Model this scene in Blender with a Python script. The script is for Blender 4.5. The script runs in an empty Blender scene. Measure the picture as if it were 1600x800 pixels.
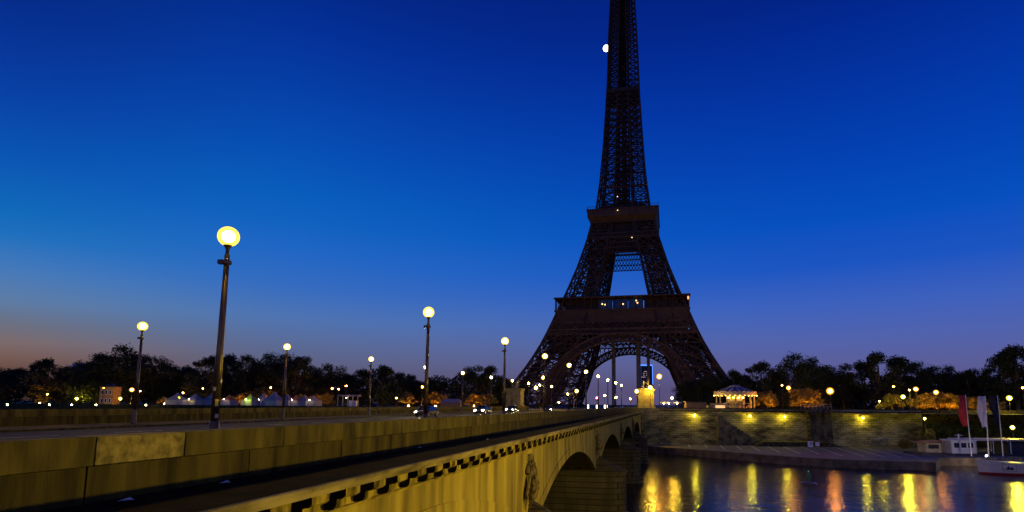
import bpy, bmesh, math, random
from mathutils import Vector, Matrix
random.seed(7)
rad = math.radians
scene = bpy.context.scene
col = scene.collection

# ------------------------------------------------------------------ camera
F, PPX, PPY = 882.0, 860.0, 528.0          # focal length and principal point, in pixels of a 1600x800 frame
PITCH, YAW, ROLL = rad(6.7), rad(11.9), rad(0.44)
CAM = Vector((0, 0, 1.65))
CR = Matrix.Rotation(YAW, 3, 'Z') @ Matrix.Rotation(rad(90) + PITCH, 3, 'X') @ Matrix.Rotation(ROLL, 3, 'Z')
cd = bpy.data.cameras.new('camera')
cd.sensor_width = 36.0
cd.lens = 36.0 * F / 1600
cd.shift_x = (800 - PPX) / 1600
cd.shift_y = (PPY - 400) / 1600
cd.clip_start = 0.1
cd.clip_end = 20000
cam = bpy.data.objects.new('camera', cd)
col.objects.link(cam)
cam.matrix_world = Matrix.Translation(CAM) @ CR.to_4x4()
scene.camera = cam

def ray(x, y):                              # direction of a line of sight
    return (CR @ Vector((x - PPX, -(y - PPY), -F))).normalized()
def on_z(x, y, z):                          # where it meets the level z
    d = ray(x, y); return CAM + d * ((z - CAM.z) / d.z)
def on_y(x, y, Y):
    d = ray(x, y); return CAM + d * (Y / d.y)
FWD = Vector((-math.sin(YAW), math.cos(YAW), 0)); RGT = Vector((math.cos(YAW), math.sin(YAW), 0))
def at_depth(x, y, dep):
    d = ray(x, y); return CAM + d * (dep / d.dot(FWD))

# ------------------------------------------------------------------ exposure, sky, sun
scene.view_settings.view_transform = 'Standard'
scene.view_settings.look = 'None'
scene.view_settings.exposure = 0
scene.view_settings.gamma = 1
scene.render.engine = 'CYCLES'
scene.cycles.use_denoising = True
scene.cycles.max_bounces = 5
scene.cycles.diffuse_bounces = 2
scene.cycles.glossy_bounces = 3
scene.cycles.transparent_max_bounces = 8
scene.cycles.sample_clamp_indirect = 3.0
scene.cycles.use_light_tree = True
scene.cycles.caustics_reflective = False
scene.cycles.caustics_refractive = False

def lin(c):
    return tuple(((v / 255) / 12.92 if v / 255 <= 0.04045 else ((v / 255 + 0.055) / 1.055) ** 2.4) for v in c)

world = bpy.data.worlds.new('World')
scene.world = world
world.use_nodes = True
wn, wl = world.node_tree.nodes, world.node_tree.links
wn.clear()
wout = wn.new('ShaderNodeOutputWorld')
wbg = wn.new('ShaderNodeBackground')
wl.new(wbg.outputs[0], wout.inputs[0])
tc = wn.new('ShaderNodeTexCoord')
sep = wn.new('ShaderNodeSeparateXYZ')
wl.new(tc.outputs['Generated'], sep.inputs[0])
def ramp(stops):
    r = wn.new('ShaderNodeValToRGB')
    r.color_ramp.interpolation = 'B_SPLINE' if False else 'EASE' if False else 'LINEAR'
    els = r.color_ramp.elements
    while len(els) < len(stops): els.new(0.5)
    for e, (p, c) in zip(els, sorted(stops)):
        e.position = p; e.color = (*lin(c), 1)
    wl.new(sep.outputs['Z'], r.inputs[0])
    return r
def stops(x, rows):
    return [(max(0.0, ray(x, y).z), c) for y, c in rows]
left_rows = [(585, (86, 62, 54)), (560, (116, 86, 76)), (535, (122, 104, 104)), (505, (104, 110, 128)), (470, (90, 122, 164)), (425, (66, 120, 184)),
             (370, (20, 110, 188)), (330, (0, 102, 184)), (250, (0, 82, 176)), (160, (0, 63, 163)), (80, (0, 50, 150)), (0, (0, 40, 136)), (-400, (1, 18, 80))]
mid_rows = [(600, (86, 78, 96)), (570, (88, 94, 124)), (540, (86, 106, 148)), (505, (76, 116, 174)), (460, (50, 108, 190)), (410, (30, 104, 195)), (365, (8, 99, 192)),
            (320, (0, 94, 188)), (250, (0, 79, 180)), (160, (0, 62, 166)), (80, (0, 49, 152)), (0, (0, 39, 138)), (-400, (1, 17, 80))]
right_rows = [(610, (86, 80, 126)), (570, (90, 94, 152)), (530, (80, 98, 172)), (480, (60, 96, 188)), (420, (26, 84, 193)), (350, (3, 78, 190)),
              (260, (0, 65, 178)), (150, (0, 51, 162)), (60, (0, 41, 146)), (0, (0, 35, 135)), (-400, (1, 16, 80))]
rl, rm, rr = ramp(stops(40, left_rows)), ramp(stops(620, mid_rows)), ramp(stops(1250, right_rows))
# how far round the sky towards the dawn in the east
nrm = wn.new('ShaderNodeVectorMath'); nrm.operation = 'MULTIPLY'
wl.new(tc.outputs['Generated'], nrm.inputs[0]); nrm.inputs[1].default_value = (1, 1, 0)
nn = wn.new('ShaderNodeVectorMath'); nn.operation = 'NORMALIZE'; wl.new(nrm.outputs[0], nn.inputs[0])
dl = ray(-60, 560)
def round_the_sky(x, far, base, over):
    d = ray(x, 560); e = ray(far, 560); d = Vector((d.x, d.y, 0)).normalized(); e = Vector((e.x, e.y, 0)).normalized()
    dp = wn.new('ShaderNodeVectorMath'); dp.operation = 'DOT_PRODUCT'; wl.new(nn.outputs[0], dp.inputs[0]); dp.inputs[1].default_value = d
    ac = wn.new('ShaderNodeMath'); ac.operation = 'ARCCOSINE'; wl.new(dp.outputs['Value'], ac.inputs[0])
    mr = wn.new('ShaderNodeMapRange'); mr.interpolation_type = 'SMOOTHSTEP'
    mr.inputs['From Min'].default_value = d.angle(e); mr.inputs['From Max'].default_value = 0.0
    wl.new(ac.outputs[0], mr.inputs['Value'])
    mx = wn.new('ShaderNodeMix'); mx.data_type = 'RGBA'
    wl.new(mr.outputs[0], mx.inputs[0]); wl.new(base, mx.inputs[6]); wl.new(over, mx.inputs[7]); return mx.outputs[2]
mixed = round_the_sky(-40, 1450, rr.outputs[0], rm.outputs[0])
mixed = round_the_sky(-160, 470, mixed, rl.outputs[0])
# a trace of the physical twilight sky on top
sky = wn.new('ShaderNodeTexSky'); sky.sky_type = 'NISHITA'; sky.sun_disc = False
SUN_EL, SUN_AZ = rad(-4.0), math.atan2(dl.x, dl.y)
sky.sun_elevation = SUN_EL; sky.sun_rotation = SUN_AZ
sk = wn.new('ShaderNodeMix'); sk.data_type = 'RGBA'; sk.blend_type = 'ADD'
sk.inputs[0].default_value = 0.05
wl.new(mixed, sk.inputs[6]); wl.new(sky.outputs[0], sk.inputs[7])
wl.new(sk.outputs[2], wbg.inputs[0])
wbg.inputs[1].default_value = 1.0

sd = bpy.data.lights.new('sun', 'SUN'); sd.energy = 0.015; sd.angle = rad(20); sd.color = (1.0, 0.72, 0.5)
sun = bpy.data.objects.new('sun', sd); col.objects.link(sun)
sun.rotation_euler = Vector((math.sin(SUN_AZ), math.cos(SUN_AZ), 0.06)).to_track_quat('Z', 'Y').to_euler()

# ------------------------------------------------------------------ helpers
class MB:
    def __init__(self): self.v, self.f = [], []
    def add(self, vs, fs):
        o = len(self.v); self.v += [tuple(p) for p in vs]; self.f += [tuple(i + o for i in f) for f in fs]; return self
    def quad(self, *p): return self.add(p, [tuple(range(len(p)))])
    def box(self, c, s, rz=0.0, taper=1.0):
        cx, cy, cz = c; hx, hy, hz = s[0] / 2, s[1] / 2, s[2] / 2
        cr, sr = math.cos(rz), math.sin(rz); vs = []
        for k, z in enumerate((-hz, hz)):
            t = taper if k else 1.0
            for x, y in ((-hx, -hy), (hx, -hy), (hx, hy), (-hx, hy)):
                x *= t; y *= t
                vs.append((cx + x * cr - y * sr, cy + x * sr + y * cr, cz + z))
        return self.add(vs, [(3, 2, 1, 0), (4, 5, 6, 7), (0, 1, 5, 4), (1, 2, 6, 5), (2, 3, 7, 6), (3, 0, 4, 7)])
    def beam(self, a, b, t, t2=None, cap=False):
        a, b = Vector(a), Vector(b); d = b - a
        if d.length < 1e-6: return self
        d.normalize()
        u = d.cross(Vector((0, 0, 1)))
        if u.length < 1e-3: u = Vector((1, 0, 0))
        u.normalize(); w = d.cross(u).normalized()
        u *= t / 2; w *= (t2 or t) / 2
        vs = [p + s for p in (a, b) for s in (u + w, -u + w, -u - w, u - w)]
        fs = [(0, 1, 5, 4), (1, 2, 6, 5), (2, 3, 7, 6), (3, 0, 4, 7)]
        if cap: fs += [(3, 2, 1, 0), (4, 5, 6, 7)]
        return self.add(vs, fs)
    def tube(self, pts, rs, n=8, cap=True):
        pts = [Vector(p) for p in pts]; vs, fs = [], []
        for i, p in enumerate(pts):
            d = (pts[min(i + 1, len(pts) - 1)] - pts[max(i - 1, 0)]).normalized()
            u = d.cross(Vector((0.13, 0.31, 1)) if abs(d.z) < .9 else Vector((1, 0, 0))).normalized(); w = d.cross(u)
            r = rs[i] if hasattr(rs, '__len__') else rs
            vs += [p + (u * math.cos(6.28318 * k / n) + w * math.sin(6.28318 * k / n)) * r for k in range(n)]
        for i in range(len(pts) - 1):
            for k in range(n):
                a, b = i * n + k, i * n + (k + 1) % n
                fs.append((a, b, b + n, a + n))
        if cap: fs += [tuple(range(n))[::-1], tuple(range((len(pts) - 1) * n, len(pts) * n))]
        return self.add(vs, fs)
    def lathe(self, c, prof, n=16):          # prof: (radius, height)
        vs, fs = [], []
        for r, z in prof:
            vs += [(c[0] + r * math.cos(6.28318 * k / n), c[1] + r * math.sin(6.28318 * k / n), c[2] + z) for k in range(n)]
        for i in range(len(prof) - 1):
            for k in range(n):
                a, b = i * n + k, i * n + (k + 1) % n
                fs.append((a, b, b + n, a + n))
        fs += [tuple(range(n))[::-1], tuple(range((len(prof) - 1) * n, len(prof) * n))]
        return self.add(vs, fs)
    def ball(self, c, r, sub=2, sc=(1, 1, 1)):
        bm = bmesh.new(); bmesh.ops.create_icosphere(bm, subdivisions=sub, radius=r)
        bm.verts.index_update()
        vs = [(c[0] + v.co.x * sc[0], c[1] + v.co.y * sc[1], c[2] + v.co.z * sc[2]) for v in bm.verts]
        fs = [tuple(v.index for v in f.verts) for f in bm.faces]; bm.free()
        return self.add(vs, fs)
    def prism(self, prof, y0, y1):           # (x, z) outline run along y
        n = len(prof)
        vs = [(x, y0, z) for x, z in prof] + [(x, y1, z) for x, z in prof]
        return self.add(vs, [(i, (i + 1) % n, n + (i + 1) % n, n + i) for i in range(n)] + [tuple(range(n))[::-1], tuple(range(n, 2 * n))])
    def build(self, name, m, parent=None, smooth=False, fix=True):
        me = bpy.data.meshes.new(name)
        o = Vector((0, 0, 0))
        if parent is not None: o = Vector(tuple(parent.get('_o', (0, 0, 0))))
        me.from_pydata([(v[0] - o.x, v[1] - o.y, v[2] - o.z) for v in self.v], [], self.f)
        if fix and len(self.f) < 60000:
            bm = bmesh.new(); bm.from_mesh(me); bmesh.ops.recalc_face_normals(bm, faces=bm.faces); bm.to_mesh(me); bm.free()
        if smooth:
            me.polygons.foreach_set('use_smooth', [True] * len(me.polygons))
        me.materials.append(m)
        ob = bpy.data.objects.new(name, me); col.objects.link(ob)
        if parent is not None:
            ob.parent = parent; ob['_o'] = tuple(o)
        return ob

def tag(o, label=None, cat=None, group=None, kind=None):
    if label: o['label'] = label
    if cat: o['category'] = cat
    if group: o['group'] = group
    if kind: o['kind'] = kind
    return o
def thing(name, label, cat, loc=(0, 0, 0), group=None, rz=0.0):   # parts below it are given in world coordinates
    o = bpy.data.objects.new(name, None); o.empty_display_size = .3
    o.location = loc; o.rotation_euler = (0, 0, rz); o['_o'] = tuple(loc)
    col.objects.link(o); return tag(o, label, cat, group)
def copy_tree(o, parent=None):
    c = o.copy(); col.objects.link(c); c.parent = parent
    for ch in list(o.children): copy_tree(ch, c)
    return c
def struct(mb, name, m, **k):
    return tag(mb.build(name, m, **k), kind='structure')

MATS = {}
def mat(name, c, rough=0.7, metal=0.0, var=0.25, scale=1.5, bump=0.0, stretch=(1, 1, 1), c2=None, spec=0.5, detail=6.0, bscale=None, lo=.35, hi=.65):
    if name in MATS: return MATS[name]
    m = bpy.data.materials.new(name); m.use_nodes = True; MATS[name] = m
    n, l = m.node_tree.nodes, m.node_tree.links
    b = n['Principled BSDF']
    b.inputs['Roughness'].default_value = rough; b.inputs['Metallic'].default_value = metal
    b.inputs['Specular IOR Level'].default_value = spec
    t = n.new('ShaderNodeTexCoord'); mp = n.new('ShaderNodeMapping'); mp.inputs['Scale'].default_value = stretch
    l.new(t.outputs['Object'], mp.inputs[0])
    nz = n.new('ShaderNodeTexNoise'); nz.inputs['Scale'].default_value = scale; nz.inputs['Detail'].default_value = detail
    l.new(mp.outputs[0], nz.inputs['Vector'])
    r = n.new('ShaderNodeValToRGB'); l.new(nz.outputs[0], r.inputs[0])
    r.color_ramp.elements[0].position = lo; r.color_ramp.elements[1].position = hi
    d = c2 or tuple(v * (1 - var) for v in c); e = c if c2 else tuple(min(1, v * (1 + var)) for v in c)
    r.color_ramp.elements[0].color = (*d, 1); r.color_ramp.elements[1].color = (*e, 1)
    l.new(r.outputs[0], b.inputs['Base Color'])
    if bump:
        nb = n.new('ShaderNodeTexNoise'); nb.inputs['Scale'].default_value = bscale or scale * 6; nb.inputs['Detail'].default_value = 8
        l.new(mp.outputs[0], nb.inputs['Vector'])
        bu = n.new('ShaderNodeBump'); bu.inputs['Strength'].default_value = bump; bu.inputs['Distance'].default_value = 0.05
        l.new(nb.outputs[0], bu.inputs['Height']); l.new(bu.outputs[0], b.inputs['Normal'])
    return m
def glow(name, c, s):
    if name in MATS: return MATS[name]
    m = bpy.data.materials.new(name); m.use_nodes = True; MATS[name] = m
    b = m.node_tree.nodes['Principled BSDF']
    b.inputs['Base Color'].default_value = (.8, .8, .8, 1)
    b.inputs['Emission Color'].default_value = (*c, 1); b.inputs['Emission Strength'].default_value = s
    m.cycles.emission_sampling = 'FRONT'
    return m
def masonry(name, c, dark, course=0.45, length=1.1, stain=0.5, squash=1.0, axis='x', sx=.5, sz=.12):
    """coursed stone: brick joints in the mesh's own plane, blotches and vertical run-off stains"""
    m = bpy.data.materials.new(name); m.use_nodes = True; MATS[name] = m
    n, l = m.node_tree.nodes, m.node_tree.links; b = n['Principled BSDF']; b.inputs['Roughness'].default_value = .85
    b.inputs['Specular IOR Level'].default_value = .25
    t = n.new('ShaderNodeTexCoord'); s = n.new('ShaderNodeSeparateXYZ'); l.new(t.outputs['Object'], s.inputs[0])
    cb = n.new('ShaderNodeCombineXYZ'); l.new(s.outputs[0 if axis == 'x' else 1], cb.inputs[0]); l.new(s.outputs[2], cb.inputs[1])
    br = n.new('ShaderNodeTexBrick'); l.new(cb.outputs[0], br.inputs['Vector'])
    br.inputs['Scale'].default_value = 1; br.inputs['Brick Width'].default_value = length; br.inputs['Row Height'].default_value = course
    br.inputs['Mortar Size'].default_value = .05; br.inputs['Mortar Smooth'].default_value = .3
    br.inputs['Color1'].default_value = (*c, 1); br.inputs['Color2'].default_value = (*(v * .72 for v in c), 1)
    br.inputs['Mortar'].default_value = (*(v * .18 for v in c), 1)
    mp = n.new('ShaderNodeMapping'); mp.inputs['Scale'].default_value = (sx, sx, sz); l.new(t.outputs['Object'], mp.inputs[0])
    nz = n.new('ShaderNodeTexNoise'); nz.inputs['Scale'].default_value = 1.6; nz.inputs['Detail'].default_value = 8; nz.inputs['Roughness'].default_value = .65
    l.new(mp.outputs[0], nz.inputs['Vector'])
    r = n.new('ShaderNodeValToRGB'); l.new(nz.outputs[0], r.inputs[0])
    r.color_ramp.elements[0].position = .36; r.color_ramp.elements[1].position = .6
    r.color_ramp.elements[0].color = (stain, stain, stain, 1); r.color_ramp.elements[1].color = (0, 0, 0, 1)
    mx = n.new('ShaderNodeMix'); mx.data_type = 'RGBA'; l.new(r.outputs[0], mx.inputs[0]); l.new(br.outputs[0], mx.inputs[6]); mx.inputs[7].default_value = (*dark, 1)
    n2 = n.new('ShaderNodeTexNoise'); n2.inputs['Scale'].default_value = 9; n2.inputs['Detail'].default_value = 8; l.new(t.outputs['Object'], n2.inputs['Vector'])
    m2 = n.new('ShaderNodeMix'); m2.data_type = 'RGBA'; m2.blend_type = 'OVERLAY'; m2.inputs[0].default_value = .35
    l.new(mx.outputs[2], m2.inputs[6]); l.new(n2.outputs[0], m2.inputs[7]); l.new(m2.outputs[2], b.inputs['Base Color'])
    ad = n.new('ShaderNodeMath'); ad.operation = 'MULTIPLY_ADD'; ad.inputs[1].default_value = -.6; l.new(br.outputs['Fac'], ad.inputs[0]); l.new(n2.outputs[0], ad.inputs[2])
    bu = n.new('ShaderNodeBump'); bu.inputs['Strength'].default_value = .5; bu.inputs['Distance'].default_value = .04
    l.new(ad.outputs[0], bu.inputs['Height']); l.new(bu.outputs[0], b.inputs['Normal'])
    return m

STONE = mat('worn_stone', (.135, .108, .018), .85, c2=(.022, .018, .005), scale=1.6, bump=.7, stretch=(1, 1.3, .3), spec=.15, lo=.3, hi=.72)
STONE_LOW = mat('darker_course_stone', (.10, .08, .014), .88, c2=(.014, .011, .004), scale=1.4, bump=.7, stretch=(1, 1.6, .22), spec=.12, lo=.3, hi=.75)  # darker tone for the parapet's lower course
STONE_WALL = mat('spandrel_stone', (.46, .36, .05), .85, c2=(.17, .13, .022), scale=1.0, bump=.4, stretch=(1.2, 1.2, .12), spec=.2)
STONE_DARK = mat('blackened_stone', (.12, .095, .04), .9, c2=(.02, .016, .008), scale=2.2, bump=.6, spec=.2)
STONE_NEW = mat('rough_pale_stone', (.32, .255, .06), .9, c2=(.12, .095, .022), scale=5, bump=1.0, bscale=14, spec=.2)
QUAYSTONE = masonry('quay_masonry', (.58, .48, .17), (.035, .028, .014), .62, 1.5, .93, sx=.10, sz=.3)
QUAYDARK = masonry('stained_masonry', (.22, .18, .09), (.03, .025, .014), .62, 1.5, .97, sx=.5, sz=.25)
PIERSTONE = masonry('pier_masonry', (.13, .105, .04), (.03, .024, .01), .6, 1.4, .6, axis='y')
LEDGE = mat('ledge_stone', (.022, .018, .008), .95, c2=(.010, .008, .004), scale=1.5, bump=.5, spec=.05)
ASPHALT = mat('asphalt', (.058, .05, .036), .8, c2=(.036, .032, .024), scale=3, bump=.25, bscale=60, spec=.15)
PAVING = mat('paving', (.11, .09, .05), .9, c2=(.06, .05, .03), scale=1.2, bump=.2, bscale=40, spec=.1)
PAINT = mat('road_paint', (.45, .44, .40), .7, c2=(.1, .1, .09), scale=3)
PARKPAINT = mat('parking_paint', (.75, .74, .70), .7, c2=(.35, .34, .32), scale=1.2)
GROUND = mat('packed_gravel', (.16, .13, .09), .9, c2=(.08, .07, .05), scale=.2)
QUAYTOP = mat('quay_paving', (.19, .17, .16), .7, c2=(.11, .1, .1), scale=.35, bump=.2, bscale=8)
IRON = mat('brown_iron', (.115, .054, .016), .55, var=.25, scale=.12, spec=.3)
IRON_LIT = mat('brown_iron_lit', (.15, .07, .02), .55, var=.2, scale=.3, spec=.3)  # tower iron with lit faces painted in as a lighter tone
IRON_IN = mat('brown_iron_shaded', (.06, .028, .009), .6, var=.25, scale=.15, spec=.3)  # same iron with interior shade painted in as a darker tone
POLE = mat('lamp_post_paint', (.04, .024, .014), .35, var=.3, scale=3, spec=.5)
DARKMETAL = mat('dark_metal', (.03, .03, .032), .4, var=.2, scale=3)
WHITE = mat('white_paint', (.75, .74, .72), .4, var=.08, scale=1)
RED = mat('red_paint', (.35, .02, .02), .4, var=.15, scale=2)
GLASS = mat('dark_glass', (.02, .025, .035), .06, var=.1, scale=.5, spec=.8)
BARK = mat('bark', (.07, .05, .035), .9, var=.4, scale=4, stretch=(1, 1, .2), bump=.5)
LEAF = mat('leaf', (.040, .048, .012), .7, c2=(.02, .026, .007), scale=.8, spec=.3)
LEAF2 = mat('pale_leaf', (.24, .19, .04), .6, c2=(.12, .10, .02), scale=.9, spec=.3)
SODIUM = glow('lamp_globe_glow', (1.0, .62, .05), 2000.0)
ORANGE = glow('orange_lamp_glow', (1.0, .34, .03), 420.0)
ORANGE_DIM = glow('orange_bulb_glow', (1.0, .38, .04), 260.0)
GREENISH = glow('quay_lamp_glow', (.98, .80, .04), 2300.0)

def shell(name, c, s, clear):
    """thin frosted glass round a bulb: partly clear, with emission painted in as a bloom-like coloured rim"""
    m = bpy.data.materials.new(name); m.use_nodes = True; n, l = m.node_tree.nodes, m.node_tree.links; n.clear()
    o = n.new('ShaderNodeOutputMaterial'); mx = n.new('ShaderNodeMixShader'); t = n.new('ShaderNodeBsdfTransparent'); e = n.new('ShaderNodeEmission')
    e.inputs[0].default_value = (*c, 1); e.inputs[1].default_value = s; mx.inputs[0].default_value = 1 - clear
    l.new(t.outputs[0], mx.inputs[1]); l.new(e.outputs[0], mx.inputs[2]); l.new(mx.outputs[0], o.inputs[0])
    m.cycles.emission_sampling = 'NONE'; MATS[name] = m; return m
SHELL = {SODIUM.name: shell('frosted_yellow_glass', (1, .70, .07), 2.0, .3), ORANGE.name: shell('frosted_orange_glass', (1, .36, .02), 1.9, .3),
         ORANGE_DIM.name: shell('frosted_amber_glass', (1, .34, .03), 1.5, .5), GREENISH.name: shell('frosted_lime_glass', (1, .86, .04), 1.8, .3)}
def lamp_globe(parent, p, r, m, sub=2):
    """frosted globe with its bulb as a sub-part"""
    a = MB(); a.ball(p, r, sub); g = a.build('globe', SHELL.get(m.name, SHELL['lamp_globe_glow']), parent, True)
    a = MB(); a.ball(p, r * .58, max(1, sub - 1)); a.build('bulb', m, g, True); return g
# ------------------------------------------------------------------ ground, water, quays
WATER_Z, QUAY_Z = -10.9, -9.3
BX0, BX1 = -8.0, -42.4                       # the bridge's two faces
Y_END = 160.0                                # the far abutment
def water_mat():
    m = bpy.data.materials.new('river_water'); m.use_nodes = True
    n, l = m.node_tree.nodes, m.node_tree.links; b = n['Principled BSDF']
    b.inputs['Base Color'].default_value = (.004, .006, .010, 1); b.inputs['Roughness'].default_value = .15
    b.inputs['IOR'].default_value = 1.33; b.inputs['Specular IOR Level'].default_value = .5
    t = n.new('ShaderNodeTexCoord'); mp = n.new('ShaderNodeMapping'); mp.inputs['Scale'].default_value = (1, 1, 1); mp.inputs['Rotation'].default_value = (0, 0, rad(-12))
    l.new(t.outputs['Object'], mp.inputs[0])
    n1 = n.new('ShaderNodeTexNoise'); n1.inputs['Scale'].default_value = .75; n1.inputs['Detail'].default_value = 5; l.new(mp.outputs[0], n1.inputs['Vector'])
    m2 = n.new('ShaderNodeMapping'); m2.inputs['Scale'].default_value = (.09, .22, 1); l.new(t.outputs['Object'], m2.inputs[0])
    n2 = n.new('ShaderNodeTexNoise'); n2.inputs['Scale'].default_value = 1; n2.inputs['Detail'].default_value = 3; l.new(m2.outputs[0], n2.inputs['Vector'])
    n3 = n.new('ShaderNodeTexNoise'); n3.inputs['Scale'].default_value = 2.2; n3.inputs['Detail'].default_value = 3; l.new(mp.outputs[0], n3.inputs['Vector'])
    m3 = n.new('ShaderNodeMath'); m3.operation = 'MULTIPLY_ADD'; m3.inputs[1].default_value = .35; l.new(n3.outputs[0], m3.inputs[0]); l.new(n1.outputs[0], m3.inputs[2])
    ml = n.new('ShaderNodeMath'); ml.operation = 'MULTIPLY'; l.new(m3.outputs[0], ml.inputs[0]); l.new(n2.outputs[0], ml.inputs[1])
    bu = n.new('ShaderNodeBump'); bu.inputs['Strength'].default_value = .8; bu.inputs['Distance'].default_value = .16
    l.new(ml.outputs[0], bu.inputs['Height']); l.new(bu.outputs[0], b.inputs['Normal'])
    return m
struct(MB().quad((-900, -60, WATER_Z), (900, -60, WATER_Z), (900, 260, WATER_Z), (-900, 260, WATER_Z)), 'water', water_mat())

WB = 163.0                                   # the far quay wall, square to the view on the right of the bridge
def wallpt(x): d = (x - PPX) / (F * math.cos(PITCH) + 103 * math.sin(PITCH)); return CAM + FWD * 161 + RGT * (161 * d)
w0 = Vector((BX0 - 2, Y_END + 1.5, 0)); w_mid = wallpt(1030); w1 = wallpt(1260); w2 = wallpt(1294); w3 = wallpt(1440); w4 = wallpt(2600)
up = [(w.x, w.y) for w in (w0, w_mid, w4)]
g = MB()
ring = [(-2500, Y_END + 1.5), (BX1 + 2, Y_END + 1.5)] + up + [(3000, 900), (6000, 9000), (-6000, 9000), (-6000, Y_END + 1.5)]
g.add([(x, y, -.14) for x, y in ring], [tuple(range(len(ring)))])
struct(g, 'far_bank_ground', GROUND)
struct(MB().quad((-3000, -800, -.14), (3000, -800, -.14), (3000, 1.6, -.14), (BX0, 1.6, -.14), (-3000, 1.6, -.14)), 'near_bank_ground', PAVING)

# quay wall (far bank): a battered masonry wall with a parapet along its top
def wallrun(mb, a, b, z0, z1, t=0.8, batter=0.5):
    d = (b - a); d.z = 0; d.normalize(); n = Vector((d.y, -d.x, 0))
    n = n if n.dot(CAM - a) > 0 else -n
    A0, B0 = a + n * batter, b + n * batter
    vs = [(A0.x, A0.y, z0), (B0.x, B0.y, z0), (b.x, b.y, z1), (a.x, a.y, z1)]
    a2, b2 = a - n * t, b - n * t
    vs += [(a2.x, a2.y, z0), (b2.x, b2.y, z0), (b2.x, b2.y, z1), (a2.x, a2.y, z1)]
    mb.add(vs, [(0, 1, 2, 3), (7, 6, 5, 4), (3, 2, 6, 7), (0, 3, 7, 4), (1, 5, 6, 2), (0, 4, 5, 1)])
    return n
def oriented(mb, name, m, a, parent, ang):    # a mesh whose own x axis runs along the wall, for the coursing
    o = Vector((a.x, a.y, 0)); R = Matrix.Rotation(-ang, 3, 'Z')
    mb.v = [tuple(R @ (Vector(v) - o)) for v in mb.v]
    po = Vector(tuple(parent['_o']))
    keep = tuple(parent['_o']); parent['_o'] = (0, 0, 0); ob = mb.build(name, m, parent); parent['_o'] = keep
    ob.location = o - po; ob.rotation_euler = (0, 0, ang); return ob
ANG = YAW
qw = thing('quay_wall', 'long stained stone quay wall on the far bank lit by yellow wall lamps', 'wall', (w1.x, w1.y, QUAY_Z))
m_ = MB(); wn_ = wallrun(m_, w_mid, w1, QUAY_Z - .2, .75); oriented(m_, 'wall_face', QUAYSTONE, w_mid, qw, ANG)
m_ = MB(); wallrun(m_, w0, w_mid, QUAY_Z - .2, .76, .8, .3); oriented(m_, 'abutment_face', QUAYSTONE, w0, qw, math.atan2(w_mid.y - w0.y, w_mid.x - w0.x))
m_ = MB(); wallrun(m_, w2, w3, QUAY_Z - .2, .75); o_ = oriented(m_, 'wall_face', masonry('lime_masonry', (.62, .53, .28), (.06, .05, .024), .62, 1.6, .9, sx=.12, sz=.35), w2, qw, ANG); o_['label'] = 'paler lime streaked wall stretch right of the buttress'
m_ = MB(); wallrun(m_, w3 - wn_ * 3, w4 - wn_ * 3, QUAY_Z - .2, .9); oriented(m_, 'wall_face', STONE_DARK, w3, qw, ANG)
m_ = MB(); wallrun(m_, w1 + wn_ * 1.6, w2 + wn_ * 1.6, QUAY_Z - .2, .9, 2.4, .9); b_ = oriented(m_, 'buttress', QUAYDARK, w1, qw, ANG)
for a, b, o in ((w_mid, w1, .12), (w2, w3, .12)):
    m_ = MB(); wallrun(m_, a + wn_ * o, b + wn_ * o, -.05, .25, .4, 0); oriented(m_, 'string_course', STONE, a, qw, ANG)
    m_ = MB(); wallrun(m_, a + wn_ * o, b + wn_ * o, .75, .95, 1.0, 0); oriented(m_, 'coping', STONE, a, qw, ANG)
# white scrawl low on the wall
m_ = MB(); gx = wallpt(1356)
for k in range(9):
    p = gx + RGT * (k * .62) + wn_ * .62; z = QUAY_Z + 1.6
    pts = [(p.x, p.y, z + random.uniform(-.5, 0)), ((p + RGT * .2).x, (p + RGT * .2).y, z + random.uniform(.6, 1.3)),
           ((p + RGT * .45).x, (p + RGT * .45).y, z + random.uniform(0, .5)), ((p + RGT * .6).x, (p + RGT * .6).y, z + random.uniform(.5, 1.2))]
    for a, b in zip(pts, pts[1:]): m_.beam(a, b, .09, .04, True)
m_.build('graffiti', WHITE, qw)
# left of the bridge
ql = thing('quay_wall', 'dark stone quay wall on the far bank, seen only through the bridge arches', 'wall', (-200, Y_END + 1.5, QUAY_Z))
m_ = MB(); wallrun(m_, Vector((-900, Y_END + 1.5, 0)), Vector((BX1 + 2, Y_END + 1.5, 0)), QUAY_Z - .2, .5); m_.build('wall_face', STONE, ql)
# wall under the near bank
nq = thing('quay_wall', 'stone quay wall of the near bank below the viewpoint', 'wall', (0, 1.6, WATER_Z))
m_ = MB(); m_.quad((-900, 1.6, -12), (900, 1.6, -12), (900, 1.6, -.14), (-900, 1.6, -.14)); m_.build('wall_face', STONE, nq)

# lower quay with its water edge
edge = [on_z(x, y, QUAY_Z) for x, y in ((1004, 697), (1100, 704), (1200, 712), (1300, 718.5), (1440, 722.5), (1462, 724))]
q = MB(); top = [(p.x, p.y, QUAY_Z) for p in edge]
back = [wallpt(2600) - wn_ * 4, wallpt(1030) - wn_ * 1, Vector((BX0 - 2, Y_END + 2, 0))]
e2 = on_z(1470, 716, QUAY_Z); e3 = on_z(1600, 717, QUAY_Z); e4 = on_z(2600, 718, QUAY_Z)
outline = top + [(p.x, p.y, QUAY_Z) for p in (e2, e3, e4)] + [(p.x, p.y, QUAY_Z) for p in back] + [(BX1 + 2, Y_END + 2, QUAY_Z), (-900, Y_END + 2, QUAY_Z), (-900, Y_END - 12, QUAY_Z), (BX1, Y_END - 12, QUAY_Z), (BX0, Y_END - 12, QUAY_Z)]
q.add(outline, [tuple(range(len(outline)))])
struct(q, 'lower_quay', QUAYTOP)
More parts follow.
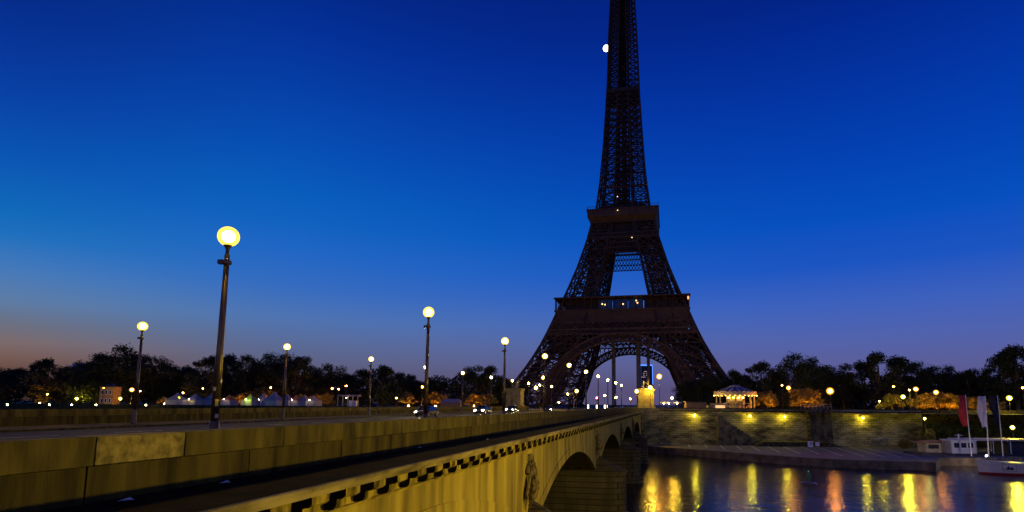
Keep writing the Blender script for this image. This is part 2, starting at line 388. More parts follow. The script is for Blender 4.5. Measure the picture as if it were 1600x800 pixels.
q = MB(); run = [Vector((-900, Y_END - 12, 0)), Vector((BX0, Y_END - 12, 0))] + edge + [e2, e3, e4]
for a, b in zip(run, run[1:]):
    q.quad((a.x, a.y, QUAY_Z + .12), (b.x, b.y, QUAY_Z + .12), (b.x, b.y, WATER_Z - 1), (a.x, a.y, WATER_Z - 1))
    d = (b - a).normalized(); n = Vector((-d.y, d.x, 0)) * .7
    for zz in (.12,): q.quad((a.x, a.y, QUAY_Z + zz), (b.x, b.y, QUAY_Z + zz), (b.x + n.x, b.y + n.y, QUAY_Z + zz), (a.x + n.x, a.y + n.y, QUAY_Z + zz))
    q.quad((a.x + n.x, a.y + n.y, QUAY_Z + .12), (b.x + n.x, b.y + n.y, QUAY_Z + .12), (b.x + n.x, b.y + n.y, QUAY_Z - .05), (a.x + n.x, a.y + n.y, QUAY_Z - .05))
struct(q, 'quay_edge_kerb', mat('kerb_stone', (.20, .15, .10), .8, c2=(.08, .06, .04), scale=.6, bump=.3))
q = MB()
for a, b in (((1073, 689), (1078, 699)), ((1097, 690), (1105, 700)), ((1121, 691), (1132, 702)), ((1144, 692), (1159, 703)), ((1168, 693.5), (1188, 705)), ((1193, 694), (1218, 707)),
             ((1218, 695), (1251, 709)), ((1245, 695.5), (1281, 710)), ((1272, 696.5), (1316, 712)), ((1300, 697.5), (1350, 713)), ((1326, 698.5), (1382, 714)), ((1354, 700), (1410, 715)), ((1384, 702), (1436, 715))):
    p, r = on_z(*a, QUAY_Z + .01), on_z(*b, QUAY_Z + .01); d = (r - p); n = Vector((-d.y, d.x, 0)).normalized() * .16
    q.quad(p - n, r - n, r + n, p + n)
struct(q, 'parking_markings', PARKPAINT)
# embanked stair and ramp wall in front of the quay wall
st = thing('quay_stair', 'dark stepped stone stair running down the quay wall to the lower quay', 'stair', tuple(on_z(1160, 690, QUAY_Z)))
m_ = MB(); A = wallpt(1118) + wn_ * 1.0; B = wallpt(1186) + wn_ * 1.0; N = 14
for k in range(N):
    t0, t1 = k / N, (k + 1) / N; h = (-1.6 - QUAY_Z) * (1 - t0) ** 1.0 + .2
    c = A.lerp(B, (t0 + t1) / 2); L = (B - A).length / N
    m_.box((c.x, c.y, QUAY_Z + h / 2), (L * .998, 2.6 - .002 * k, h), ANG)
m_.build('stair_block', mat('stair_stone', (.26, .21, .08), .9, c2=(.05, .04, .018), scale=.7, bump=.4), st)
rp = thing('ramp_wall', 'low dark ramp wall with pale top at the foot of the quay wall', 'wall', tuple(on_z(1230, 694, QUAY_Z)))
m_ = MB(); A = wallpt(1168) + wn_ * 5.4; B = wallpt(1302) + wn_ * 5.4
prof = [(0, 0), (.1, 1.35), (.8, 1.35), (1, 0)]
vs = []
for off in (0, -4.2):
    for t, h in prof:
        p = A.lerp(B, t) + wn_ * off; vs.append((p.x, p.y, QUAY_Z - .1 + h))
m_.add(vs, [(0, 1, 2, 3), (4, 7, 6, 5), (0, 4, 5, 1), (2, 6, 7, 3)]); m_.build('ramp_face', STONE_DARK, rp)
m_ = MB(); p = [A.lerp(B, .1), A.lerp(B, .8)]
m_.add([(p[0].x, p[0].y, QUAY_Z + 1.26), (p[1].x, p[1].y, QUAY_Z + 1.26)] + [((v - wn_ * 4.2).x, (v - wn_ * 4.2).y, QUAY_Z + 1.26) for v in p[::-1]], [(0, 1, 2, 3)])
m_.build('ramp_top', STONE_NEW, rp)

# ------------------------------------------------------------------ the bridge
br = thing('stone_bridge', 'long five arched stone bridge with corbelled cornice and carved reliefs leading to the tower', 'bridge', (-25.2, 80, WATER_Z))
PITCH_A, SPAN, SPRING, CROWN, FIRST = 31.0, 27.6, -5.3, -2.45, 17.2
rise = CROWN - SPRING; RA = ((SPAN / 2) ** 2 + rise ** 2) / (2 * rise)
def intrados(y):
    for k in range(5):
        d = y - (FIRST + PITCH_A * k)
        if abs(d) <= SPAN / 2 + 1e-6: return CROWN - RA + math.sqrt(RA * RA - d * d)
    return None
ys = [0.0]
for k in range(5):
    c = FIRST + PITCH_A * k; ys += [c - SPAN / 2 + SPAN * i / 28 for i in range(29)]
ys.append(Y_END + 1.4)
for name, X in (('spandrel_wall', BX0), ('spandrel_wall', BX1)):
    m_ = MB()
    for a, b in zip(ys, ys[1:]):
        za, zb = intrados(a), intrados(b); mid = intrados((a + b) / 2)
        if mid is None: za = zb = WATER_Z - 1.0
        m_.quad((X, a, za), (X, b, zb), (X, b, -.2), (X, a, -.2))
    m_.build(name, STONE_WALL, br)
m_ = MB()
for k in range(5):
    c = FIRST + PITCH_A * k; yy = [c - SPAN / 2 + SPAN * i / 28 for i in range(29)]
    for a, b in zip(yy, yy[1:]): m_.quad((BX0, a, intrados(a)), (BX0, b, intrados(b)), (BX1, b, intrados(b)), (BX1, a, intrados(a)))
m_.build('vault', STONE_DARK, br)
for k in range(5):                           # ring of voussoirs standing a little proud of each face
    c = FIRST + PITCH_A * k; N = 28
    for X, s in ((BX0, 1), (BX1, -1)):
        m_ = MB()
        pts = []
        for i in range(N + 1):
            d = -SPAN / 2 + SPAN * i / N; t = math.asin(d / RA)
            pts.append([(c + r * math.sin(t), CROWN - RA + r * math.cos(t)) for r in (RA - .0, RA + .62)])
        for (i0, o0), (i1, o1) in zip(pts, pts[1:]):
            x1 = X + s * .05
            m_.quad((x1, *i0), (x1, *i1), (x1, *o1), (x1, *o0)); m_.quad((x1, *o0), (x1, *o1), (X, *o1), (X, *o0)); m_.quad((x1, *i1), (x1, *i0), (X, *i0), (X, *i1))
        m_.build('arch_ring', STONE_WALL, br)
for k in range(4):                           # piers with rounded cutwaters
    c = FIRST + PITCH_A * (k + .5); m_ = MB(); w = 1.7
    def outline_at(gr):
        o = []
        for i in range(9): a = math.pi * i / 8; o.append((BX0 + 3.2 * math.sin(a) ** .8 * 1.0 + .0 + gr * (1 if i else 0), c - (w + gr) * math.cos(a)))
        for i in range(9): a = math.pi * i / 8; o.append((BX1 - 3.2 * math.sin(a) ** .8 - gr, c + (w + gr) * math.cos(a)))
        return o
    lv = [(WATER_Z - 1.5, .35), (WATER_Z + .9, .35), (WATER_Z + 1.0, 0), (SPRING - .5, 0), (SPRING - .45, .15), (SPRING - .1, .15)]
    vs, fs = [], []; n = 18
    for z, gr in lv: vs += [(x, y, z) for x, y in outline_at(gr)]
    for i in range(len(lv) - 1):
        for j in range(n): a, b = i * n + j, i * n + (j + 1) % n; fs.append((a, b, b + n, a + n))
    fs.append(tuple(range((len(lv) - 1) * n, len(lv) * n)))
    m_.add(vs, fs)
    # half-cone hood over the cutwater
    for X, s in ((BX0, 1), (BX1, -1)):
        apex = (X + s * .02, c, SPRING + 1.5); base = [(X + s * 2.9 * math.sin(math.pi * i / 8) ** .8, c - 1.65 * math.cos(math.pi * i / 8), SPRING - .1) for i in range(9)]
        for a, b in zip(base, base[1:]): m_.add([a, b, apex], [(0, 1, 2)])
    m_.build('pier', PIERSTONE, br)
# cornice, corbels and parapets
prof = [(-9.0, -.2), (-9.0, -.003), (-7.14, -.05), (-7.1, -.07), (-7.1, -.15), (-7.17, -.165), (-7.17, -.28), (-7.3, -.31), (BX0 + .001, -.31), (BX0 + .001, -.2)]
MIR = lambda p: [(BX0 + BX1 - x, z) for x, z in p]
CORN = mat('cornice_stone', (.38, .31, .11), .85, c2=(.10, .08, .03), scale=1.3, bump=.4, stretch=(1, .5, 2), spec=.2)
m_ = MB(); y = .6
while y < Y_END + 1: m_.prism(prof, y, min(y + 2.46, Y_END + 1.4)); y += 2.47
cn = m_.build('cornice', CORN, br)
m_ = MB(); m_.prism(MIR(prof), .6, Y_END + 1.4); m_.build('cornice', CORN, br)
m_ = MB(); m_.quad((-9.2, .6, .004), (-7.16, .6, -.042), (-7.16, Y_END + 1.4, -.042), (-9.2, Y_END + 1.4, .004)); m_.build('ledge', LEDGE, br)
SHADED = mat('shaded_side_stone', (.03, .024, .01), .95, c2=(.008, .007, .004), scale=3, bump=.5, spec=.1)
def two_tone(o):                             # light painted in: lit fronts pale, shaded sides near black
    o.data.materials.append(mat('lit_front_stone', (.40, .31, .05), .88, c2=(.06, .046, .01), scale=2.6, bump=.6, stretch=(1, 1, .5), spec=.15, lo=.38, hi=.6))
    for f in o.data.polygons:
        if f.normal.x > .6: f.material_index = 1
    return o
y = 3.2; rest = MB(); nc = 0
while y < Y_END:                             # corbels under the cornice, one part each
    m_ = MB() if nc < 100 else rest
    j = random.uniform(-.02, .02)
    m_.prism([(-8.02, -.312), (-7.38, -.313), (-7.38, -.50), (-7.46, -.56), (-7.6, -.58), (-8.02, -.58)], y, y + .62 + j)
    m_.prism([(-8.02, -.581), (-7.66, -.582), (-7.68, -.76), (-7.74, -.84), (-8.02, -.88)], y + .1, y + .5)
    if nc < 100: two_tone(m_.build('corbel', SHADED, br))
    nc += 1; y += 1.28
two_tone(rest.build('corbels', SHADED, br))['kind'] = 'stuff'
m_ = MB(); m_.prism([(-7.92, -.9), (-7.9, -.93), (-7.93, -.98), (-8.02, -.98), (-8.02, -.9)], .6, Y_END + 1); m_.build('string_course', STONE_WALL, br)
def parapet(xo, xi, label):
    pr = thing('parapet', label, 'parapet', ((xo + xi) / 2, 80, 0))
    pr.parent = None
    c = (xo + xi) / 2; th = abs(xo - xi)
    lo_, hi_, first = MB(), MB(), MB(); y = -3.0; i = 0
    while y < Y_END + .8:
        L = random.uniform(2.7, 3.9); off = random.uniform(-.006, .006)
        lo_.box((c + off, y + L / 2, .295), (th, L - .03, .585)); y += L
    y = -2.2
    while y < Y_END + .8:
        L = random.uniform(2.6, 3.6)
        if xo > -12 and i in (3,): L = 1.75
        off = random.uniform(-.008, .008)
        mb = first if (xo > -12 and y > 5 and not first.v) else hi_
        mb.box((c + off, y + L / 2, .832), (th + .03, L - .028, .46 + random.uniform(-.01, .01))); y += L; i += 1
    lo_.build('lower_course', STONE_LOW, pr); hi_.build('upper_course', STONE, pr)
    if first.v: f_ = first.build('replaced_block', STONE_NEW, pr); f_['label'] = 'paler rough replacement block in the parapet'
    return pr
parapet(-9.2, -9.72, 'long weathered stone parapet of the bridge on the river side nearest the viewer')
parapet(BX0 + BX1 + 9.2, BX0 + BX1 + 9.72, 'far stone parapet of the bridge beyond the roadway, in front of the white tents')

# carved reliefs over the piers: wreath, spread wing and hanging garland
def relief(y):
    m_ = MB(); X = BX0 + .02; cz = -2.75
    def P(dy, dz, dx=.1): return (X + dx, y + dy, cz + dz)
    pts = [P(1.15 * math.cos(a) * (1.0), 1.05 * math.sin(a)) for a in [rad(d) for d in range(150, -100, -18)]]
    m_.tube(pts, [.13 + .03 * math.sin(3 * i) for i in range(len(pts))], 7)
    m_.tube([P(-.15, 1.0), P(-.1, .5, .22), P(0, -.1, .3), P(.05, -.7, .22), P(.1, -1.2, .12)], [.1, .24, .3, .22, .1], 8)    # eagle body
    m_.ball(P(-.2, 1.05, .2), .18, 1); m_.tube([P(-.3, 1.05, .26), P(-.52, .98, .28)], [.09, .02], 5)
    for k in range(7):                        # wing feathers each side
        t = k / 6
        m_.tube([P(.2 + .1 * k, .75 - .08 * k, .18), P(.55 + .14 * k, .45 - .17 * k, .2), P(.5 + .13 * k, -.25 - .16 * k, .08)], [.05, .1, .03], 5)
        m_.tube([P(-.25 - .1 * k, .65 - .06 * k, .18), P(-.6 - .11 * k, .3 - .14 * k, .2), P(-.5 - .1 * k, -.35 - .18 * k, .08)], [.05, .1, .03], 5)
    for k in range(16):                       # garland
        m_.ball(P(.1 + random.uniform(-.3, .3), -1.15 - .06 * k, .06), random.uniform(.09, .15), 1)
    m_.box((X + .06, y - .1, -1.42), (.14, .7, .42)); m_.box((X + .06, y + .55, -1.5), (.12, .25, .3))
    m_.build('relief_carving', STONE_DARK if False else mat('relief_stone', (.26, .20, .07), .9, c2=(.03, .024, .01), scale=3.2, bump=.6, spec=.2), br, smooth=False)
for k in range(4): relief(FIRST + PITCH_A * (k + .5) - .4)

# roadway
struct(MB().quad((-36, -60, -.125), (-14.4, -60, -.125), (-14.4, Y_END + 60, -.125), (-36, Y_END + 60, -.125)), 'road', ASPHALT)
for a, b, nm in ((-14.4, -9.2, 'pavement'), (-41.2, -36.0, 'pavement')):
    m_ = MB(); m_.box(((a + b) / 2, 50, -.11), (b - a, Y_END + 100, .22)); struct(m_, nm, PAVING)
m_ = MB(); m_.box((-14.5, 50, -.055), (.3, Y_END + 100, .12)); m_.box((-35.9, 50, -.055), (.3, Y_END + 100, .12)); struct(m_, 'kerb', STONE)
m_ = MB()
for y in range(-20, 170, 6):
    for x in (-19.7, -30.6): m_.box((x, y, -.119), (.13, 3, .004))
m_.box((-25.1, 70, -.119), (.14, 190, .004)); m_.box((-25.4, 70, -.119), (.14, 190, .004))
struct(m_, 'road_markings', PAINT)
struct(MB().quad((-160, Y_END + 8, -.13), (140, Y_END + 8, -.13), (140, Y_END + 24, -.13), (-160, Y_END + 24, -.13)), 'quay_road', ASPHALT)
for i, (x, y) in enumerate(((197, 783), (352, 755), (656, 700), (762, 687))):
    p = on_z(x, y, 0.0); m_ = MB(); s = .09 - .01 * i
    m_.add([(p.x - s, p.y - s, p.z + .006), (p.x + s, p.y - s * .6, p.z + .03), (p.x + s * .8, p.y + s, p.z + .01), (p.x - s * .5, p.y + s * 1.2, p.z + .05)], [(0, 1, 2), (0, 2, 3)])
    tag(m_.build('paper_scrap', WHITE), ('crumpled pale scrap on the bridge ledge below the rough replaced block', 'crumpled pale scrap on the bridge ledge below the nearest tall lamp',
        'pale scrap on the bridge ledge below the second lamp of the near row', 'tiny pale scrap farthest along the bridge ledge')[i], 'litter', 'scraps lying on the bridge ledge')
# ------------------------------------------------------------------ the iron tower
TC = Vector((-25.2, 340.0, 0.0))
def table(t):
    def f(z):
        for (a, va), (b, vb) in zip(t, t[1:]):
            if z <= b: return va + (vb - va) * (z - a) / (b - a)
        return t[-1][1]
    return f
half = table([(0, 62.5), (12, 54.5), (24, 47.3), (36, 41.5), (46, 37.6), (57, 33.6), (65, 30.6), (80, 25.4), (98, 20.3), (108, 18.2), (116, 16.0), (135, 13.7), (158, 11.8), (180, 10.5), (200, 9.5), (235, 8.5), (276, 6.6), (300, 5.6)])
width = table([(0, 25), (24, 21), (46, 18), (57, 16.5), (65, 15.8), (80, 13.8), (98, 12), (116, 10.3), (135, 8.9), (158, 7.5), (180, 6.9), (200, 6.6), (235, 6.2), (276, 5.0), (300, 4.5)])
tw = thing('lattice_tower', 'tall brown iron lattice tower with arched legs and two platforms rising beyond the bridge', 'tower', tuple(TC))
def corners(sx, sy, z):
    w, l = half(z), width(z); i = w - l
    return [TC + Vector((sx * a, sy * b, z)) for a, b in ((w, w), (i, w), (i, i), (w, i))]
def lattice(mb, cf, zs, tc_, tb, fine=2):
    for z0, z1 in zip(zs, zs[1:]):
        A, B = cf(z0), cf(z1)
        for k in range(4):
            j = (k + 1) % 4
            a0, a1, b0, b1 = A[k], A[j], B[k], B[j]
            mb.beam(a0, b0, tc_); mb.beam(b0, b1, tb * 1.1)
            for q in range(fine):
                s, e = q / fine, (q + 1) / fine
                p0, p1, r0, r1 = a0.lerp(a1, s), a0.lerp(a1, e), b0.lerp(b1, s), b0.lerp(b1, e)
                mb.beam(p0, r1, tb); mb.beam(p1, r0, tb)
                if q: mb.beam(p0, r0, tb)
def zlist(z0, z1, n, pw=1.0): return [z0 + (z1 - z0) * (i / n) ** pw for i in range(n + 1)]
for sx in (-1, 1):
    for sy in (-1, 1):
        m_ = MB(); lattice(m_, lambda z: corners(sx, sy, z), zlist(0, 53, 8, .95), 1.2, .5, 2)
        lattice(m_, lambda z: [c.lerp(sum(corners(sx, sy, z), Vector()) / 4, .45) for c in corners(sx, sy, z)], zlist(0, 53, 10), .7, .45, 1)
        m_.build('lower_leg', IRON, tw)
        m_ = MB(); b = corners(sx, sy, 0)
        for c in b: m_.box((c.x, c.y, .9), (6, 6, 2.2), 0, .8)
        m_.build('masonry_foot', STONE, tw)
        m_ = MB(); lattice(m_, lambda z: corners(sx, sy, z), zlist(53, 109, 9, .92), .95, .42, 2)
        lattice(m_, lambda z: [c.lerp(sum(corners(sx, sy, z), Vector()) / 4, .4) for c in corners(sx, sy, z)], zlist(53, 109, 12), .6, .4, 1)
        m_.build('upper_leg', IRON, tw)
FACES = [(Vector((1, 0, 0)), Vector((0, -1, 0))), (Vector((1, 0, 0)), Vector((0, 1, 0))), (Vector((0, 1, 0)), Vector((1, 0, 0))), (Vector((0, 1, 0)), Vector((-1, 0, 0)))]
def fp(U, N, u, z, extra=0.0): return TC + U * u + N * (half(z) + extra) + Vector((0, 0, z))
for U, N in FACES:
    # great arch: a curved box girder with radial struts
    m_ = MB(); NN = 40; prev = None
    for i in range(NN + 1):
        t = math.pi * (.03 + .94 * i / NN); cs, sn = math.cos(t), math.sin(t)
        o = (39.5 * cs, 2 + 37.5 * sn); n_ = (35.6 * cs, 2 + 33.4 * sn)
        cur = [fp(U, N, o[0], o[1], .3), fp(U, N, n_[0], n_[1], .3), fp(U, N, n_[0], n_[1], -4.2), fp(U, N, o[0], o[1], -4.2)]
        if prev:
            for k, w_ in ((0, 1.0), (1, .9), (2, .7), (3, .7)): m_.beam(prev[k], cur[k], w_)
            m_.beam(prev[0], cur[1], .4); m_.beam(prev[1], cur[0], .4)
            m_.beam(prev[1], cur[2], .35); m_.beam(prev[2], cur[1], .35)
            m_.beam(prev[2], cur[3], .4); m_.beam(prev[3], cur[2], .4)
        m_.beam(cur[0], cur[1], .55); m_.beam(cur[1], cur[2], .45); m_.beam(cur[2], cur[3], .45)
        prev = cur
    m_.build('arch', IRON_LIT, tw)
    # spandrel tracery between arch and girder
    m_ = MB()
    for i in range(-12, 13):
        u = i * 2.9; zz = 2 + 37.5 * math.sqrt(max(0, 1 - (u / 39.5) ** 2))
        if zz < 39.4: m_.beam(fp(U, N, u, zz, .2), fp(U, N, u, 39.7, .2), .35)
        if abs(i) > 5:
            r = min(1.3, (39.2 - zz) / 2); c = fp(U, N, u + (1.4 if i < 0 else -1.4), 39.4 - r, .2)
            if r > .5:
                cc = [c + U * (r * math.cos(a)) + Vector((0, 0, r * math.sin(a))) for a in [6.2832 * k / 10 for k in range(11)]]
                for a, b in zip(cc, cc[1:]): m_.beam(a, b, .3)
    m_.build('spandrel_tracery', IRON, tw)
    # girder belts of crossed bars under the first platform
    m_ = MB()
    for z0, z1, n, t_ in ((39.4, 42.0, 34, .28), (42.3, 46.2, 26, .36)):
        w0_, w1_ = half(z0) - .4, half(z1) - .4
        for k in range(n):
            a0, a1, b0, b1 = [fp(U, N, s * w_, z, .25) for s, w_, z in ((-1 + 2 * k / n, w0_, z0), (-1 + 2 * (k + 1) / n, w0_, z0), (-1 + 2 * k / n, w1_, z1), (-1 + 2 * (k + 1) / n, w1_, z1))]
            m_.beam(a0, b1, t_); m_.beam(a1, b0, t_); m_.beam(a0, b0, t_ * 1.2)
        for z, w_, t in ((z0, w0_, .7), (z1, w1_, .6)): m_.beam(fp(U, N, -w_, z, .25), fp(U, N, w_, z, .25), t)
    m_.build('girder', IRON_LIT, tw)
    m_ = MB(); 
    for z0, z1, n in ((39.4, 46, 18),):
        for k in range(n):
            w_ = half(42) - 3; a, b = -1 + 2 * k / n, -1 + 2 * (k + 1) / n
            P = lambda s, z: TC + U * (s * w_) + N * (w_ - 5) + Vector((0, 0, z))
            m_.beam(P(a, z0), P(b, z1), .5); m_.beam(P(b, z0), P(a, z1), .5); m_.beam(P(a, z0), P(a, z1), .5)
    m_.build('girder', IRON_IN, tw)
    # truss high between the upper legs
    m_ = MB(); 
    for z0, z1, n in ((88.5, 91.6, 10), (91.8, 95, 10), (95.2, 98.2, 10)):
        for k in range(n):
            a, b = -1 + 2 * k / n, -1 + 2 * (k + 1) / n; w0_, w1_ = half(z0) - width(z0) + .3, half(z1) - width(z1) + .3
            m_.beam(fp(U, N, a * w0_, z0), fp(U, N, b * w1_, z1), .32); m_.beam(fp(U, N, b * w0_, z0), fp(U, N, a * w1_, z1), .32)
        m_.beam(fp(U, N, -w0_, z0), fp(U, N, w0_, z0), .5)
    m_.build('truss', IRON, tw)
# first platform
def frustum(mb, h0, z0, h1, z1, cap=True):
    vs = [(TC.x + sx * h, TC.y + sy * h, z) for h, z in ((h0, z0), (h1, z1)) for sx, sy in ((-1, -1), (1, -1), (1, 1), (-1, 1))]
    fs = [(0, 1, 5, 4), (1, 2, 6, 5), (2, 3, 7, 6), (3, 0, 4, 7)] + ([(3, 2, 1, 0), (4, 5, 6, 7)] if cap else [])
    mb.add(vs, fs)
def ringband(mb, h, t, z0, z1):              # a hollow square band
    for sx, sy in ((0, -1), (0, 1), (-1, 0), (1, 0)):
        if sx == 0: mb.box((TC.x, TC.y + sy * (h - t / 2), (z0 + z1) / 2), (2 * h, t, z1 - z0))
        else: mb.box((TC.x + sx * (h - t / 2), TC.y, (z0 + z1) / 2), (t, 2 * h - 2 * t - .01, z1 - z0))
pf = MB(); ringband(pf, 36.0, 14, 46.4, 52.6); ringband(pf, 36.7, 15, 52.61, 53.5); ringband(pf, 36.3, 13, 46.2, 46.39)
pfo = pf.build('lower_platform', IRON_LIT, tw)
m_ = MB()
for U, N in FACES:
    for k in range(-18, 19): 
        p = TC + U * (k * 1.98) + N * 36.06; m_.box((p.x, p.y, 49.4), (.28, .28, 5.8))
    for zz in (47.2, 50.6): m_.beam(TC + U * -36 + N * 36.08 + Vector((0, 0, zz)), TC + U * 36 + N * 36.08 + Vector((0, 0, zz)), .25)
m_.build('frieze_rib', IRON, pfo)
m_ = MB(); ringband(m_, 37.0, 13, 59.9, 60.6); m_.build('gallery_roof', IRON, pfo)
m_ = MB()
for U, N in FACES:
    for k in range(-9, 10): m_.beam(TC + U * (k * 3.98) + N * 36.2 + Vector((0, 0, 53.5)), TC + U * (k * 3.98) + N * 36.2 + Vector((0, 0, 59.9)), .35)
    for zz in (54.7, 54.1): m_.beam(TC + U * -36.3 + N * 36.3 + Vector((0, 0, zz)), TC + U * 36.3 + N * 36.3 + Vector((0, 0, zz)), .15)
m_.build('gallery_railing', IRON, pfo)
m_ = MB()
for sgn in (-1, 1):
    m_ = MB(); m_.box((TC.x, TC.y + 27 * sgn, 56.7), (61, 9, 6.2)) if sgn > 0 else m_.box((TC.x - 21.5, TC.y - 27, 56.7), (18, 9, 6.2)); m_.build('pavilion', IRON_IN, pfo)
    m_ = MB(); m_.box((TC.x + 27 * sgn, TC.y, 56.7), (9, 34, 6.2)); m_.build('pavilion', IRON_IN, pfo)
m_ = MB(); m_.box((TC.x + 21.5, TC.y - 27, 56.7), (18, 9, 6.2)); m_.build('pavilion', IRON_IN, pfo)
m_ = MB()
for k in range(3): m_.box((TC.x - 8.5 + k * 8.2, TC.y - 33, 56.8), (7.6, .12, 5.4))
m_.build('window', GLASS, pfo)
m_ = MB()
for x, y in ((945.5, 476), (941, 475), (973.5, 475), (994, 469.5), (996, 473)):
    p = on_y(x, y, TC.y - 34.2); m_.ball(p, .42, 1)
m_.build('window_light', glow('warm_window_light', (1, .5, .15), 3.5), pfo)
m_ = MB(); p = on_y(1075.3, 465, TC.y - 36.4); m_.box(tuple(p), (.8, .3, 1.6)); m_.build('corner_light', glow('red_corner_light', (1, .22, .05), 3), pfo)
# second platform
pf = MB(); frustum(pf, 18.6, 108.6, 20.4, 111.4); frustum(pf, 20.5, 111.41, 20.6, 115.2); frustum(pf, 21, 115.21, 21, 115.9)
pf2 = pf.build('upper_platform', IRON_LIT, tw)
m_ = MB(); frustum(m_, 15.8, 98.6, 15.8, 108.59); m_.build('cabin', IRON_IN, pf2)
m_ = MB()
for U, N in FACES:
    for k in (-1, -.34, .34, 1): m_.beam(fp(U, N, k * (half(98) - .6), 98.4, .1), fp(U, N, k * (half(108) - .4), 108.6, .1), .9)
    for zz, t in ((98.4, 1.0), (101.2, .7), (108.3, .7)): m_.beam(fp(U, N, -half(zz), zz, .1), fp(U, N, half(zz), zz, .1), t)
    for k in range(-16, 16): m_.beam(fp(U, N, k * 1.24, 98.4, .1), fp(U, N, (k + 1) * 1.24, 101.2, .1), .22); m_.beam(fp(U, N, (k + 1) * 1.24, 98.4, .1), fp(U, N, k * 1.24, 101.2, .1), .22)
    for k in range(-14, 15): p = TC + U * (k * 1.42) + N * 20.7; m_.box((p.x, p.y, 116.6), (.12, .12, 1.6))
    m_.beam(TC + U * -20.7 + N * 20.7 + Vector((0, 0, 117.3)), TC + U * 20.7 + N * 20.7 + Vector((0, 0, 117.3)), .16)
m_.build('belt_frame', IRON, pf2)
m_ = MB(); frustum(m_, 13.2, 116, 13.0, 120.5); m_.build('cabin', IRON_IN, pf2)
# shaft above
m_ = MB()
for sx in (-1, 1):
    for sy in (-1, 1):
        lattice(m_, lambda z: corners(sx, sy, z), zlist(116, 196, 17, .9), .72, .36, 1)
        lattice(m_, lambda z: corners(sx, sy, z), zlist(196, 300, 28, .95), .6, .34, 1)
zz_ = zlist(116, 196, 20, .9)
for U, N in FACES:
    for z0, z1 in zip(zz_, zz_[1:]):
        i0, i1 = half(z0) - width(z0), half(z1) - width(z1)
        m_.beam(fp(U, N, -i0, z0), fp(U, N, i1, z1), .26); m_.beam(fp(U, N, i0, z0), fp(U, N, -i1, z1), .26); m_.beam(fp(U, N, -i0, z0), fp(U, N, i0, z0), .4)
sh = m_.build('shaft', IRON, tw)
m_ = MB()
core = lambda r: (lambda z: [TC + Vector((a * r, b * r, z)) for a, b in ((1, 1), (-1, 1), (-1, -1), (1, -1))])
lattice(m_, core(2.9), zlist(116, 276, 50), .7, .5, 1); lattice(m_, core(1.2), zlist(116, 276, 40), .6, .5, 1)
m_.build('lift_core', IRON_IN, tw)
for z, t in ((131, .8), (150, .7), (170, .7)):
    m_ = MB()
    for U, N in FACES: m_.beam(fp(U, N, -half(z), z), fp(U, N, half(z), z), t)
    m_.build('belt', IRON, tw)
m_ = MB()
frustum(m_, half(194) + .3, 194, half(198) + .3, 196.4)
m_.build('belt', IRON, tw)
m_ = MB(); frustum(m_, 6, 272, 9.3, 276); frustum(m_, 9.3, 276.01, 9.3, 280); frustum(m_, 5, 280.01, 4, 292); frustum(m_, 2.6, 292.01, 1.2, 303); m_.tube([TC + Vector((0, 0, 302)), TC + Vector((0, 0, 324))], [.8, .2], 6)
m_.build('summit', IRON, tw)
# two tiny lamps on the second platform
m_ = MB()
for x, y in ((964.8, 307), (965, 328.5), (987.5, 371)): m_.ball(on_y(x, y, TC.y - (17.2 if y < 320 else 21.3)), .28, 1)
m_.build('platform_lamp', glow('pale_platform_lamp', (1, .75, .35), 3), tw)

# the moon behind the tower's edge
md = at_depth(947.2, 75.5, 9000)
mo = MB().ball((0, 0, 0), 9000 * math.tan(rad(.33)), 4).build('moon', glow('moonlight', (1.0, .82, .62), 9), smooth=True)
mo.location = md; tag(mo, 'bright moon half hidden behind the upper shaft of the tower', 'moon')
bpy.data.materials['moonlight'].cycles.emission_sampling = 'NONE'

# pale columns standing under the tower, and the far office tower
for i, (x, dy, lab) in enumerate(((959, -6, 'pale round column under the tower arch, leftmost of the three'), (998, -6, 'pale round column under the tower arch, middle of the three'), (1013.5, 12, 'slimmer pale round column beside the blue lit office tower, under the arch'))):
    p = on_y(x, 600, TC.y + dy); m_ = MB(); r = (1.15, 1.25, .95)[i]
    t = thing('column', lab, 'column', (p.x, p.y, 0), 'lift columns under the tower')
    m_.tube([(p.x, p.y, 0), (p.x, p.y, 47)], r, 12); m_.build('shaft', mat('pale_column', (.30, .26, .25), .6), t)
    m_ = MB(); m_.lathe((p.x, p.y, 0), [(r * 1.5, 0), (r * 1.5, 1.2), (r * 1.1, 1.6)], 12); m_.build('base', STONE, t)
p = at_depth(1010, 600, 2600); H = (632 - 570.5) / 888 * 2600
ot = thing('office_tower', 'distant dark office tower with a blue lit top edge seen through the tower arch', 'building', (p.x, p.y, 0))
m_ = MB(); m_.box((p.x, p.y, H / 2), (50, 34, H), YAW); m_.build('body', mat('office_facade', (.03, .035, .05), .35, var=.3, scale=.05), ot)
BL = glow('blue_edge_light', (.06, .22, 1.0), 2.2)
m_ = MB(); m_.box((p.x, p.y, H + 2.5), (51, 35, 5), YAW); m_.build('top_light', BL, ot)
q_ = p + RGT * 25.8 - FWD * 16; m_ = MB(); m_.box((q_.x, q_.y, H - 42), (2.4, 2.4, 84), YAW); m_.build('edge_light', BL, ot)
m_ = MB()
for k in range(26):
    c = p + RGT * random.uniform(-22, 22) - FWD * 17.4; z = H - 18 - 8.5 * random.randint(0, 14); m_.box((c.x, c.y, z), (random.uniform(4, 13), .5, 2.2), YAW)
m_.build('window', glow('office_window', (1, .62, .3), .5), ot)
